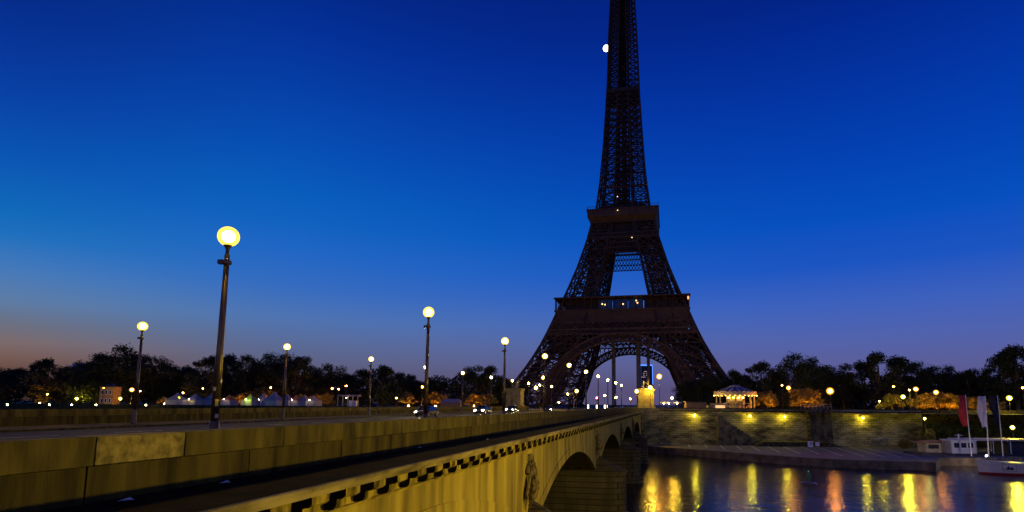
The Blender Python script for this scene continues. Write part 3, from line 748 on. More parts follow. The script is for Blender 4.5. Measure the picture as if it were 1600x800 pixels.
# ------------------------------------------------------------------ street lamps
ORD = ['first', 'second', 'third', 'fourth', 'fifth', 'sixth', 'seventh', 'eighth', 'ninth', 'tenth', 'eleventh', 'twelfth', 'thirteenth', 'fourteenth', 'fifteenth', 'sixteenth', 'seventeenth', 'eighteenth', 'nineteenth', 'twentieth',
       'twenty first', 'twenty second', 'twenty third', 'twenty fourth', 'twenty fifth', 'twenty sixth', 'twenty seventh', 'twenty eighth', 'twenty ninth', 'thirtieth', 'thirty first', 'thirty second', 'thirty third', 'thirty fourth', 'thirty fifth', 'thirty sixth']
LH = 7.05
def bridge_lamp():
    t = thing('street_lamp', 'x', 'street lamp')
    m_ = MB(); m_.lathe((0, 0, 0), [(.19, 0), (.19, .12), (.16, .18), (.15, .95), (.135, 1.05)], 12); m_.build('base', POLE, t, True)
    m_ = MB(); m_.tube([(0, 0, 1.0), (0, 0, 3.2), (0, 0, LH - .62)], [.13, .11, .08], 12); m_.build('pole', POLE, t, True)
    m_ = MB(); m_.lathe((0, 0, LH - .95), [(.08, 0), (.15, .03), (.15, .14), (.08, .17)], 10); m_.box((-.14, -.05, LH - .86), (.2, .16, .14)); m_.build('collar', POLE, t)
    m_ = MB(); m_.lathe((0, 0, LH - .62), [(.06, 0), (.06, .2), (.12, .3), (.15, .345)], 10); m_.build('neck', POLE, t)
    lamp_globe(t, (0, 0, LH), .33, SODIUM, 3)
    return t
NEAR_Y = (15.5, 31.1, 46.75, 62.3, 77.4, 93, 108.4, 124.5, 142, 157.5)
FAR_Y = (17.8, 33.7, 48.7, 63.9, 79.7, 95.5, 112, 128, 144, 157)
L0 = bridge_lamp()
for i in range(10):
    t = L0 if i == 0 else copy_tree(L0)
    t.location = (-14.12 + .008 * (NEAR_Y[i] - 15.5), NEAR_Y[i], 0)
    t['label'] = ('tall globe lamp with stickers on its pole, nearest and largest in the picture' if i == 0 else f'lit globe lamp, {ORD[i]} from the viewer in the row along the near bridge pavement')
    t['group'] = 'globe lamps lining the bridge'
for i in range(10):
    t = copy_tree(L0); t.location = (-37.4 if i < 2 else (-36.7, -36.2, -36.05)[min(i - 2, 2)], FAR_Y[i], 0)
    t['label'] = f'lit globe lamp, {ORD[i]} from the viewer in the row along the far bridge pavement'
    t['group'] = 'globe lamps lining the bridge'
# stickers only on the nearest one
for z, a, s, c in ((1.62, .2, (.10, .22), (.65, .5, .05)), (2.05, -.5, (.09, .12), (.6, .5, .2)), (1.2, .4, (.1, .13), (.5, .45, .3)), (2.3, .9, (.07, .08), (.5, .45, .3))):
    ang = math.atan2(-15.9, 14) + a; m_ = MB(); r = .137
    vs = []
    for k in (-1, -.33, .33, 1):
        for zz in (z - s[1] / 2, z + s[1] / 2): vs.append((r * math.cos(ang + k * s[0] / r / 2), r * math.sin(ang + k * s[0] / r / 2), zz))
    m_.add(vs, [(0, 2, 3, 1), (2, 4, 5, 3), (4, 6, 7, 5)])
    m_.build('sticker', mat(f'sticker_paper_{int(z*100)}', c, .6), L0)
# near-bank lamps, outside the frame, that light the bridge's flank as the rest of their row does
for i, (x, y) in enumerate(((26, -12), (52, -12), (-14.2, -0.15))):
    t = copy_tree(L0); t.location = (x, y, -.1); t['group'] = 'globe lamps on the near bank'
    for ch in list(t.children):
        if ch.name.startswith('sticker'): bpy.data.objects.remove(ch)
    t['label'] = ('lit globe lamp on the near quay just behind the viewpoint', 'lit globe lamp farther along the near quay', 'lit globe lamp on the bridge pavement beside the viewpoint')[i]
for o in list(col.objects):
    if o.name.startswith('sticker') and o.parent is not L0: bpy.data.objects.remove(o)
# a lamp on the near landing, outside the frame, that lights the bridge's flank
SFLANK = glow('flank_lamp_glow', (1.0, .70, .02), 4200.0)
fl = thing('street_lamp', 'globe lamp on a mast at the near river landing below the viewpoint', 'street lamp', (17, 23, WATER_Z))
m_ = MB(); m_.box((22, 14, WATER_Z + .6), (20, 24, 1.6)); m_.build('landing', STONE, fl)
m_ = MB(); m_.tube([(17, 23, WATER_Z + 1.4), (17, 23, -2.3)], [.16, .09], 10); m_.build('pole', POLE, fl)
m_ = MB(); m_.ball((17, 23, -1.95), .36, 2); m_.build('globe', SFLANK, fl, True)

def small_lamp(name, label, px, py, dep, r, m, group, arm=0.0, base=0.0, lantern=False):
    r *= 1.25; p = at_depth(px, py, dep); t = thing(name, label, 'street lamp', (p.x, p.y, base), group)
    m_ = MB()
    if arm:
        a = p + RGT * arm
        m_.tube([(a.x, a.y, base), (a.x, a.y, p.z - .4), (a.x - RGT.x * arm * .3, a.y - RGT.y * arm * .3, p.z + .35), (p.x, p.y, p.z + .3)], [.12, .09, .06, .05], 8)
    else: m_.tube([(p.x, p.y, base), (p.x, p.y, p.z - r * .8)], [.1, .06], 8)
    m_.build('pole', POLE, t)
    lamp_globe(t, p, r * 1.4, m)
    m_ = MB(); m_.lathe((p.x, p.y, p.z + r * .8), [(r * .8, 0), (r * .5, .1), (.05, .2)], 8); m_.build('cap', POLE, t)
    return t
GR = 'street lamps along the far quay'
RL = [(1030, 588.4, 168, .5, ORANGE, 'tall orange lamp right of the right hand statue pedestal'), (1050, 622, 176, .3, SODIUM, 'low yellow lamp among the white parasols'),
      (1232, 606, 172, .38, ORANGE, 'brighter orange lamp between the carousel and the lit shrub'), (1222, 602, 180, .2, ORANGE_DIM, 'small dim orange lamp just left of the orange lamp beyond the carousel'),
      (1297, 611, 166, .6, ORANGE, 'big glaring orange lamp above the wall buttress'), (1396, 604, 186, .22, ORANGE_DIM, 'dim orange lamp on a tall post above the dark trees'),
      (1411, 620, 170, .38, GREENISH, 'yellow green lamp on the far quay left of the paired lamps'), (1431, 608, 172, .42, ORANGE, 'brighter right lamp of the close pair on the far quay'),
      (1421, 609.5, 174, .22, ORANGE_DIM, 'dimmer left lamp of the close pair on the far quay'), (1462.5, 613, 172, .42, ORANGE, 'orange lamp over the glowing orange trees'),
      (1577, 622, 158, .42, GREENISH, 'yellow lamp right of the navy flag'), (1598, 606, 176, .24, ORANGE_DIM, 'dim orange lamp at the right edge of the picture')]
for x, y, d, r, m, lab in RL: small_lamp('street_lamp', lab, x, y, d, r, m, GR)
CL = [(995, 611.5, 172, .4, SODIUM, 'yellow lamp just left of the right hand statue pedestal'), (1016, 605.6, 164, .4, SODIUM, 'yellow lamp in front of the right hand statue pedestal'),
      (849, 590, 185, .42, ORANGE, 'orange lamp standing above the left tower leg'), (837.5, 606, 190, .4, SODIUM, 'yellow lamp lowest of the cluster before the left tower leg'),
      (862, 604, 215, .3, SODIUM, 'yellow lamp before the left tower leg, right of the cluster'),
      (901, 611, 182, .38, SODIUM, 'yellow lamp in the middle of the tower base, right of the arm lamp'), (962.5, 621, 210, .32, SODIUM, 'small yellow lamp under the middle of the arch'), (945, 618, 235, .3, SODIUM, 'tiny yellow lamp under the arch left of the red car'),
      (985, 623, 235, .3, ORANGE_DIM, 'tiny amber lamp under the arch above the red car'), (873, 629, 220, .25, ORANGE_DIM, 'tiny amber lamp at the foot of the left tower leg')]
for x, y, d, r, m, lab in CL: small_lamp('street_lamp', lab, x, y, d, r, m, 'street lamps at the tower end of the bridge')
small_lamp('street_lamp', 'lamp on a curved arm at the far end of the bridge', 888, 615.6, 168, .3, SODIUM, 'street lamps at the tower end of the bridge', arm=1.6)
LL = [(206, 609, 205, .46, ORANGE, 'orange lamp beside the orange lit house'), (120, 623, 215, .32, GREENISH, 'yellow lamp left of the orange lit house'), (188, 623, 200, .32, GREENISH, 'yellow lamp just right of the orange lit house'),
      (279, 622, 205, .34, GREENISH, 'yellow lamp in front of the first blue grey tents'), (286, 614, 215, .24, ORANGE_DIM, 'dim orange lamp above the leftmost tents'), (317, 607, 222, .2, ORANGE_DIM, 'dim orange lamp left of the tallest near pole'),
      (423, 605.5, 222, .24, ORANGE_DIM, 'dim orange lamp above the tents, left of the third far lamp post'), (519, 607, 222, .3, ORANGE_DIM, 'left lamp of the orange pair above the white shelter'), (529, 608, 224, .24, ORANGE_DIM, 'right lamp of the orange pair above the white shelter'),
      (541, 603, 226, .24, ORANGE_DIM, 'highest of the orange lamps above the white shelter'), (660, 604.5, 215, .32, ORANGE, 'reddish orange lamp left of the second tall lamp post'), (619.5, 622, 225, .22, GREENISH, 'small yellow lamp low among the trees right of the shelter'),
      (219, 611, 222, .2, ORANGE_DIM, 'dim orange lamp right of the orange star lamp'), (74, 616, 222, .22, ORANGE_DIM, 'dim amber lamp at the far left among the trees')]
for x, y, d, r, m, lab in LL: small_lamp('street_lamp', lab, x, y, d, r, m, 'street lamps along the far left bank')
for i, x in enumerate((11.5, 77, 112, 150, 228)):
    p = at_depth(x, 632.2 + .2 * i, 190); t = thing('floodlight', 'x', 'floodlight', (p.x, p.y, p.z), 'small floodlights along the left quay')
    t['label'] = ('small white floodlight at the left edge of the picture beyond the far parapet', 'small white floodlight left of the yellow lamp beyond the far parapet', 'small white floodlight below the yellow lamp beyond the far parapet',
                  'small white floodlight just left of the orange lit house', 'small white floodlight right of the orange lit house')[i]
    m_ = MB(); m_.ball(p, .26, 1); m_.build('bulb', glow('floodlight_glow', (1, .9, .4), 28), t)
    m_ = MB(); m_.tube([(p.x, p.y, 0), (p.x, p.y, p.z - .2)], .06, 6); m_.build('post', POLE, t)
# lanterns on the quay wall
for i, (x, y) in enumerate(((1085, 649.5), (1172, 650), (1226, 651), (1349, 653))):
    w_ = wallpt(x); p = at_depth(x, y, 161 - 1.35); t = thing('wall_lamp', 'x', 'wall lamp', tuple(p), 'lamps fixed to the quay wall')
    t['label'] = ('yellow wall lamp on the quay wall nearest the bridge', 'yellow wall lamp above the foot of the stair', 'yellow wall lamp just left of the buttress', 'yellow wall lamp on the pale wall right of the buttress')[i]
    lamp_globe(t, p, .24, GREENISH)
    m_ = MB(); m_.lathe((p.x, p.y, p.z + .17), [(.34, 0), (.3, .06), (.08, .16)], 10); b = p - wn_ * 1.35
    m_.tube([(p.x, p.y, p.z + .3), (b.x, b.y, p.z + .3)], .04, 6); m_.build('hood', DARKMETAL, t)
small_lamp('street_lamp', 'lamp on a slim post beside the lit bush on the lower quay', 1445, 654, 150, .2, glow('bush_lamp_glow', (.95, .85, .15), 600), GR, base=QUAY_Z)
t = small_lamp('street_lamp', 'low yellow lamp beyond the flags above the moored boats', 1582, 668, 138, .3, GREENISH, GR, base=QUAY_Z)

# ------------------------------------------------------------------ statues on their pedestals
def skin(name, m, parent, verts, edges, radii, sub=1):
    me = bpy.data.meshes.new(name); me.from_pydata(verts, edges, []); ob = bpy.data.objects.new(name, me); col.objects.link(ob)
    md_ = ob.modifiers.new('Skin', 'SKIN'); 
    for v, r in zip(me.skin_vertices[0].data, radii): v.radius = (r, r)
    me.skin_vertices[0].data[0].use_root = True
    s = ob.modifiers.new('Sub', 'SUBSURF'); s.levels = s.render_levels = sub
    dg = bpy.context.evaluated_depsgraph_get(); me2 = bpy.data.meshes.new_from_object(ob.evaluated_get(dg)); me2.name = name
    ob.modifiers.clear(); ob.data = me2; me2.materials.clear(); me2.materials.append(m); me2.polygons.foreach_set('use_smooth', [True] * len(me2.polygons))
    ob.parent = parent; return ob
BRONZE = mat('verdigris_stone', (.15, .14, .09), .7, c2=(.07, .07, .045), scale=1.5, bump=.3)
def statue(px, label, plabel):
    p = on_y(px, 640, 170.5)
    pd = thing('pedestal', plabel, 'pedestal', (p.x, p.y, 0), 'statue pedestals at the end of the bridge')
    c = (p.x, p.y)
    PS = mat('pedestal_stone', (.30, .25, .10), .85, c2=(.16, .13, .05), scale=.9, bump=.3)
    m_ = MB(); m_.box((*c, .45), (5.6, 5.2, .9)); m_.box((*c, 1.15), (5.1, 4.7, .5)); m_.build('plinth', PS, pd)
    m_ = MB(); m_.box((*c, 3.6), (4.6, 4.2, 4.39)); m_.build('die', PS, pd)
    m_ = MB(); m_.box((*c, 5.95), (4.9, 4.5, .3)); m_.box((*c, 6.25), (5.2, 4.8, .29)); m_.build('cornice', PS, pd)
    st_ = thing('statue', label, 'statue', (p.x, p.y, 6.4), 'statues of a man leading a horse')
    V = [(0, .2, 1.9), (0, -.7, 1.95), (0, 1.0, 2.0), (0, 1.5, 2.7), (0, 1.85, 3.3), (0, 2.35, 2.95),
         (.25, .95, 1.2), (.25, 1.0, .6), (.25, .95, .05), (-.25, 1.05, 1.2), (-.28, 1.35, .8), (-.25, 1.2, .3),
         (.25, -.8, 1.3), (.25, -1.1, .75), (.25, -.95, .05), (-.25, -.7, 1.3), (-.25, -1.0, .75), (-.25, -.8, .05), (0, -1.1, 1.9), (0, -1.45, 1.2)]
    E = [(0, 1), (0, 2), (2, 3), (3, 4), (4, 5), (2, 6), (6, 7), (7, 8), (2, 9), (9, 10), (10, 11), (1, 12), (12, 13), (13, 14), (1, 15), (15, 16), (16, 17), (1, 18), (18, 19)]
    R = [.5, .48, .46, .3, .2, .11, .2, .12, .1, .2, .12, .09, .24, .13, .1, .24, .13, .1, .1, .08]
    skin('horse', BRONZE, st_, V, E, R).location = (0.45, -.2, .1)
    V = [(0, 0, 1.25), (0, 0, 1.6), (0, 0, 2.0), (0, 0, 2.25), (0, -.03, 2.5), (.15, 0, .7), (.17, .05, .08), (-.15, -.05, .7), (-.2, -.1, .08), (.32, 0, 2.0), (.45, .15, 1.6), (.4, .35, 1.85), (-.32, 0, 2.0), (-.45, -.05, 1.6), (-.42, .1, 1.25)]
    E = [(0, 1), (1, 2), (2, 3), (3, 4), (0, 5), (5, 6), (0, 7), (7, 8), (2, 9), (9, 10), (10, 11), (2, 12), (12, 13), (13, 14)]
    R = [.24, .22, .24, .1, .17, .14, .09, .14, .09, .12, .09, .07, .12, .09, .07]
    skin('standing_man', BRONZE, st_, V, E, R).location = (-.75, -.6, .1)
    m_ = MB(); m_.box((0, 0, 0.05), (3.6, 3.8, .1)); o = m_.build('statue_base', BRONZE); o.parent = st_
statue(1010, 'stone statue of a man leading a horse on the right hand pedestal', 'pale lit square stone pedestal at the right end of the bridge below the statue')
statue(804.5, 'stone statue of a man leading a horse on the left hand pedestal', 'pale square stone pedestal at the left end of the bridge before the trees')

# ------------------------------------------------------------------ carousel
cp = at_depth(1149, 633, 176); cx, cy = cp.x, cp.y
ca = thing('carousel', 'round fairground carousel with striped pointed roof and lit columns on the far quay', 'carousel', (cx, cy, 0))
CREAM = mat('cream_paint', (.55, .45, .25), .5, var=.2, scale=1.5)
m_ = MB(); m_.lathe((cx, cy, 0), [(6.2, 0), (6.2, .6), (5.9, .65)], 28); m_.build('platform', CREAM, ca)
m_ = MB(); m2_ = MB(); N = 28
for k in range(N):
    a, b = 6.28318 * k / N, 6.28318 * (k + 1) / N
    rings = [(6.25, 5.7), (4.2, 6.6), (2.6, 7.25), (1.5, 7.6)]
    for (r0, z0), (r1, z1) in zip(rings, rings[1:]):
        (m_ if k % 2 else m2_).quad((cx + r0 * math.cos(a), cy + r0 * math.sin(a), z0), (cx + r0 * math.cos(b), cy + r0 * math.sin(b), z0), (cx + r1 * math.cos(b), cy + r1 * math.sin(b), z1), (cx + r1 * math.cos(a), cy + r1 * math.sin(a), z1))
m_.build('roof', mat('grey_canvas', (.30, .30, .33), .7), ca); o = m2_.build('roof_stripe', mat('blue_canvas', (.05, .07, .14), .6), ca)
m_ = MB(); m_.lathe((cx, cy, 7.55), [(1.7, 0), (1.75, .12), (1.2, .3), (.2, .55)], 20); m_.build('roof_cap', MATS['grey_canvas'], ca)
m_ = MB()
for k in range(N):
    a, b = 6.28318 * k / N, 6.28318 * (k + 1) / N; mid = (a + b) / 2; r = 6.35
    vs = [(cx + r * math.cos(t), cy + r * math.sin(t), z) for t, z in ((a, 4.75), (b, 4.75), (b, 5.75), (mid, 6.15), (a, 5.75))]
    m_.add(vs, [(0, 1, 2, 3, 4)])
m_.build('valance', CREAM, ca)
m_ = MB(); 
for k in range(0, N): a = 6.28318 * (k + .5) / N; m_.ball((cx + 6.42 * math.cos(a), cy + 6.42 * math.sin(a), 4.72), .09, 1)
m_.build('light_bulbs', glow('bulb_glow', (1, .66, .12), 14), ca)
for k in range(14):
    a = 6.28318 * (k + .3) / 14; m_ = MB(); m_.tube([(cx + 5.7 * math.cos(a), cy + 5.7 * math.sin(a), .6), (cx + 5.7 * math.cos(a), cy + 5.7 * math.sin(a), 5.0)], [.2, .16], 8); m_.build('column', CREAM, ca)
m_ = MB(); m_.lathe((cx, cy, .6), [(1.9, 0), (1.9, 2.0), (2.2, 2.2), (2.2, 4.6)], 16); m_.build('centre_drum', CREAM, ca)
m_ = MB(); m_.lathe((cx, cy, 2.3), [(4.6, 0), (4.6, .15)], 24); m_.build('upper_deck', CREAM, ca)
m_ = MB()
for k in range(10): a = 6.28318 * k / 10; m_.ball((cx + 2.5 * math.cos(a), cy + 2.5 * math.sin(a), 4.1), .16, 1)
m_.build('inner_lamp', glow('carousel_lamp', (1, .58, .08), 70), ca)
hv = [(0, 0, .75), (0, -.4, .78), (0, .4, .8), (0, .62, 1.15), (0, .9, 1.1), (.1, .5, .4), (.1, .75, .25), (-.1, .4, .4), (-.1, .6, .15), (.1, -.5, .4), (.1, -.75, .15), (-.1, -.4, .4), (-.1, -.65, .2)]
he = [(0, 1), (0, 2), (2, 3), (3, 4), (2, 5), (5, 6), (2, 7), (7, 8), (1, 9), (9, 10), (1, 11), (11, 12)]
h0 = None
for k in range(8):
    a = 6.28318 * (k + .15) / 8
    if h0 is None: h0 = skin('wooden_horse', CREAM, ca, hv, he, [.2, .2, .2, .12, .07, .07, .05, .07, .05, .08, .05, .08, .05]); h = h0
    else: h = h0.copy(); col.objects.link(h)
    h.location = (4.1 * math.cos(a), 4.1 * math.sin(a), .75); h.rotation_euler = (0, 0, a)

# ------------------------------------------------------------------ kiosks, parasols, barriers on the far quay
def kiosk(x0, x1, ytop, dep, label, m, lit=None, depth_=3.0):
    a, b = at_depth(x0, 636, dep), at_depth(x1, 636, dep); c = (a + b) / 2; w = (b - a).length; h = 1.65 + (632 - ytop) / 888 * dep
    t = thing('kiosk', label, 'kiosk', (c.x, c.y, 0), 'kiosks on the far quay')
    m_ = MB(); m_.box((c.x, c.y, h / 2), (w, depth_, h), YAW); m_.build('body', m, t)
    m_ = MB(); m_.box((c.x, c.y, h + .08), (w + .5, depth_ + .6, .15), YAW); m_.build('roof', DARKMETAL if not lit else CREAM, t)
    f = c - FWD * (depth_ / 2 + .02)
    m_ = MB(); m_.box((f.x, f.y, h * .55), (w * .72, .06, h * .5), YAW); m_.build('shutter', lit or mat('kiosk_shutter', (.22, .13, .06), .6), t)
    m_ = MB(); g_ = c - FWD * (depth_ / 2 + .2); m_.box((g_.x, g_.y, h * .27), (w * .8, .3, .08), YAW); m_.build('counter', CREAM, t)
WOOD = mat('kiosk_boards', (.24, .14, .06), .7, var=.3, scale=2, stretch=(1, 1, 6))
kiosk(1071, 1102, 627, 170, 'long brown boarded kiosk on the far quay', WOOD)
kiosk(1106, 1111.5, 631.5, 171, 'tiny pale booth between the brown kiosk and the lit stall', CREAM)
kiosk(1113, 1133, 629.5, 170, 'small lit stall in front of the carousel', CREAM, glow('stall_light', (1, .5, .12), 1.2))
for i, (x, dep) in enumerate(((1037, 182), (1045, 186), (1058, 182))):
    p = at_depth(x, 636, dep); t = thing('parasol', ('white lit parasol by the right hand pedestal, leftmost of three', 'white lit parasol in the middle of the three', 'white lit parasol nearest the brown kiosk')[i], 'parasol', (p.x, p.y, 0), 'white parasols of the cafe')
    m_ = MB(); m_.lathe((p.x, p.y, 2.3), [(1.6, 0), (.9, .35), (.08, .7)], 10); m_.build('canopy', WHITE, t)
    m_ = MB(); m_.tube([(p.x, p.y, 0), (p.x, p.y, 2.95)], .04, 6); m_.build('pole', WHITE, t)
    m_ = MB(); m_.ball((p.x, p.y, 2.2), .16, 1); m_.build('lamp', glow('parasol_lamp', (1, .75, .3), 70), t)
rt = thing('railing', 'pale metal railing on top of the wall buttress', 'railing', tuple(wallpt(1275)))
m_ = MB(); a, b = wallpt(1250) + wn_ * .8, wallpt(1298) + wn_ * .8
for z in (1.5, 2.1): m_.beam((a.x, a.y, z), (b.x, b.y, z), .06)
for k in range(9): p = a.lerp(b, k / 8); m_.beam((p.x, p.y, .8), (p.x, p.y, 2.1), .06)
m_.build('rails', mat('grey_metal', (.35, .36, .36), .4, .5), rt)

# lit bollards where the bridge meets the quay road
for i, x in enumerate((919, 932.5, 945, 949.5)):
    p = at_depth(x, 636, 172 + i); t = thing('bollard', ('glowing white bollard, leftmost of four by the red traffic light', 'glowing white bollard under the red traffic light', 'glowing white bollard, third of four by the traffic light', 'glowing white bollard, rightmost of four by the traffic light')[i], 'bollard', (p.x, p.y, -.1), 'lit bollards at the end of the bridge')
    m_ = MB(); m_.tube([(p.x, p.y, -.1), (p.x, p.y, .5)], .16, 8); m_.build('post', DARKMETAL, t)
    m_ = MB(); m_.tube([(p.x, p.y, .5), (p.x, p.y, 1.5)], .15, 8); m_.build('lamp', glow('bollard_glow', (1, .78, .4), 14), t)
p = at_depth(932.5, 621.6, 171); t = thing('traffic_light', 'traffic light glowing red on its post at the far end of the bridge', 'traffic light', (p.x, p.y, 0))
m_ = MB(); m_.tube([(p.x, p.y, 0), (p.x, p.y, p.z - .6)], .08, 8); m_.build('post', DARKMETAL, t)
m_ = MB(); m_.box((p.x, p.y + .2, p.z - .35), (.5, .3, 1.4)); m_.build('housing', DARKMETAL, t)
m_ = MB(); m_.ball((p.x, p.y - .02, p.z), .26, 1); m_.build('lens', glow('red_signal', (1, .02, .08), 300), t)

# ------------------------------------------------------------------ cars
def make_car(paint, name='parked_car'):
    t = thing(name, 'x', 'car')
    sec = [(-2.1, .45, .62, .74), (-2.02, .30, .80, .84), (-1.4, .24, .88, .88), (0, .22, .92, .90), (1.2, .22, .90, .88), (1.9, .26, .80, .84), (2.1, .42, .66, .74)]
    m_ = MB(); vs, fs = [], []
    for y, z0, z1, w in sec: vs += [(-w, y, z0 + .1), (-w * .92, y, z0), (w * .92, y, z0), (w, y, z0 + .1), (w, y, z1 - .12), (w * .88, y, z1), (-w * .88, y, z1), (-w, y, z1 - .12)]
    for i in range(len(sec) - 1):
        for j in range(8): a, b = i * 8 + j, i * 8 + (j + 1) % 8; fs.append((a, b, b + 8, a + 8))
    fs += [tuple(range(8))[::-1], tuple(range(48, 56))]
    m_.add(vs, fs); m_.build('body', paint, t)
    m_ = MB(); vs = []
    for y, z, w in ((-1.75, .86, .82), (-1.15, 1.38, .62), (.35, 1.42, .64), (1.15, .9, .82)): vs += [(-w, y, z), (w, y, z)]
    m_.add(vs, [(0, 1, 3, 2), (4, 5, 7, 6), (0, 2, 4, 6), (1, 7, 5, 3)]); m_.build('window', GLASS, t)
    m_ = MB(); m_.box((0, -.4, 1.42), (1.2, 1.5, .05)); m_.build('roof', paint, t)
    for sx in (-1, 1):
        for y in (-1.3, 1.3):
            m_ = MB(); m_.tube([(sx * .68, y, .32), (sx * .90, y, .32)], .32, 14); w = m_.build('wheel', mat('tyre', (.02, .02, .02), .8), t)
            m_ = MB(); m_.tube([(sx * .895, y, .32), (sx * .915, y, .32)], .19, 10); m_.build('rim', mat('alloy', (.4, .4, .42), .3, .8), w)
        m_ = MB(); m_.ball((sx * .62, 2.02, .64), .13, 1, (1.3, .7, .8)); m_.build('headlight', glow('headlight_glow', (1, .80, .4), 2500), t)
        m_ = MB(); m_.ball((sx * .66, -2.06, .68), .12, 1, (1.3, .5, .8)); m_.build('tail_light', glow('tail_glow', (1, .03, .04), 14), t)
    return t
CARP = mat('dark_car_paint', (.03, .03, .035), .25, var=.1)
c0 = make_car(CARP);  # nearer cars added in place of headlight trails, to brighten the lane
for i, (x, y, rz, lab, nm) in enumerate(((-26.8, 127, math.pi, 'dark car with glaring headlights at the far end of the bridge, facing the viewer', 0), (-31, 92, math.pi, 'added dark car with lit headlights halfway along the bridge, facing the viewer', 0), (-31.3, 70, math.pi, 'added dark car with lit headlights nearest the viewer on the far lanes of the bridge', 0), (-30.6, 109, math.pi, 'added dark car with lit headlights following close behind the leading two', 0))):
    c = c0 if i == 0 else copy_tree(c0); c.location = (x, y, -.12); c.rotation_euler = (0, 0, rz); c['label'] = lab; c['group'] = 'cars on the bridge'
rc = make_car(mat('red_car_paint', (.3, .015, .02), .25, var=.1)); p = at_depth(975, 636, 166)
rc.location = (p.x, p.y, -.12); rc['label'] = 'small red car with glowing tail lights waiting at the far end of the bridge'; rc['group'] = 'cars on the bridge'; rc.rotation_euler = (0, 0, .35)
# ------------------------------------------------------------------ trees
def make_tree(seed, h, r, nclump, nleaf, leaf=.55, low=.10):
    rnd = random.Random(seed)
    tr, cr = MB(), MB()
    lean = rnd.uniform(-.4, .4)
    tr.tube([(0, 0, -.3), (lean * .2, 0, h * .2), (lean, .2, h * .45), (lean * 1.2, .2, h * .8)], [h * .026, h * .02, h * .013, h * .004], 7)
    cl = []
    for k in range(nclump):
        zf = rnd.uniform(low, 1); prof = math.sin(math.pi * min(1, (zf - low + .12) / (1.12 - low)) ** .8) ** .6
        a = rnd.uniform(0, 6.283); q = r * prof * math.sqrt(rnd.uniform(.1, 1)) * rnd.uniform(.75, 1.12)
        c = Vector((q * math.cos(a) + lean, q * math.sin(a), h * zf * rnd.uniform(.92, 1.04))); cl.append(c)
        if k % 3 == 0:
            s = Vector((lean * .6, 0, h * rnd.uniform(.2, .55))); mid = s.lerp(c, .5) + Vector((0, 0, -.05 * h))
            tr.tube([s, mid, c], [h * .009, h * .006, h * .002], 5, False)
    for c in cl:
        cr_ = r * rnd.uniform(.16, .34)
        for _ in range(nleaf):
            d = Vector((rnd.gauss(0, 1), rnd.gauss(0, 1), rnd.gauss(0, .75)))
            p = c + d.normalized() * cr_ * (rnd.random() ** .40) * rnd.choice((1, 1, 1, 1, 1, 1.12))
            n = Vector((rnd.gauss(0, 1), rnd.gauss(0, 1), rnd.gauss(.4, 1))).normalized(); u = n.orthogonal().normalized(); w = n.cross(u); s = leaf * rnd.uniform(.5, 1.15)
            cr.add([p - u * s * .5, p - w * s * .32, p + u * s * .5, p + w * s * .32], [(0, 1, 2, 3)])
    return tr, cr
def tree_proto(seed, h, r, ncl, nl, leafm=LEAF, **k):
    tr, cr = make_tree(seed, h, r, ncl, nl, **k); return (tr, cr, leafm)
PROTO = []
for i, (h, r, ncl, nl) in enumerate(((15, 6.2, 46, 150), (16, 5.2, 44, 150), (14, 7.0, 52, 150), (17, 6.4, 50, 150), (13, 5.8, 44, 150), (15, 4.4, 40, 140))):
    tr, cr = make_tree(100 + i, h, r, ncl, int(nl * 1.6), leaf=.46)
    t = thing('tree', 'x', 'tree', (0, 0, 0)); tr.build('trunk', BARK, t, fix=False); cr.build('crown', LEAF, t, fix=False); PROTO.append([t, h, r, False])
SM = []
for i in range(3):
    tr, cr = make_tree(200 + i, 5.2, 2.5, 34, 260, leaf=.22, low=.3)
    t = thing('small_tree', 'x', 'tree', (0, 0, 0)); tr.build('trunk', BARK, t, fix=False); cr.build('crown', LEAF2, t, fix=False); SM.append([t, 5.2, 2.5, False])
def place(pr, px, ytop, dep, label, group, wide=1.0, rnd=random):
    t0 = pr[0]
    if not pr[3]: pr[3] = True; t = t0
    else: t = copy_tree(t0)
    p = at_depth(px, 640, dep); H = 1.65 + (631 + min(0, px - 1047) * .0077 - ytop - (6 if px < 840 and pr[1] > 8 else 0)) / 888 * dep; s = H / pr[1]
    t.location = (p.x, p.y, -.1); t.scale = (s * wide, s * wide, s); t.rotation_euler = (0, 0, rnd.uniform(0, 6.28)); t['label'] = label; t['group'] = group
    return t
k = 0
LT = [(-8, 566, 205), (22, 569, 225), (66, 556, 205), (98, 568, 235), (122, 572, 240), (150, 552, 200), (182, 540, 205), (206, 545, 225), (236, 548, 215), (262, 562, 225), (292, 566, 245), (326, 552, 210), (352, 550, 235), (382, 549, 212),
      (412, 552, 230), (440, 553, 215), (463, 548, 206), (488, 566, 235), (516, 560, 222), (543, 578, 245), (566, 572, 225), (596, 566, 215), (622, 576, 230), (645, 583, 245), (668, 586, 235), (692, 589, 225), (716, 590, 240), (742, 562, 215), (765, 566, 222), (786, 584, 235), (815, 596, 245)]
for i, (x, y, d) in enumerate(LT):
    place(PROTO[(i * 5 + i // 3) % 6], x, y - 1, d + 24, f'dark leafy tree in the left bank treeline, {ORD[i]} counted from the left edge', 'trees along the left of the far bank', wide=1.25)
RT = [(1075, 596, 250), (1096, 590, 240), (1122, 580, 232), (1150, 577, 225), (1168, 584, 235), (1192, 566, 215), (1216, 580, 230), (1245, 558, 205), (1272, 563, 215), (1296, 574, 235), (1318, 563, 215), (1352, 562, 225), (1374, 549, 205), (1404, 556, 215), (1436, 563, 220),
      (1462, 574, 240), (1490, 573, 225), (1516, 572, 215), (1545, 566, 225), (1570, 545, 200), (1592, 537, 195), (1618, 540, 200)]
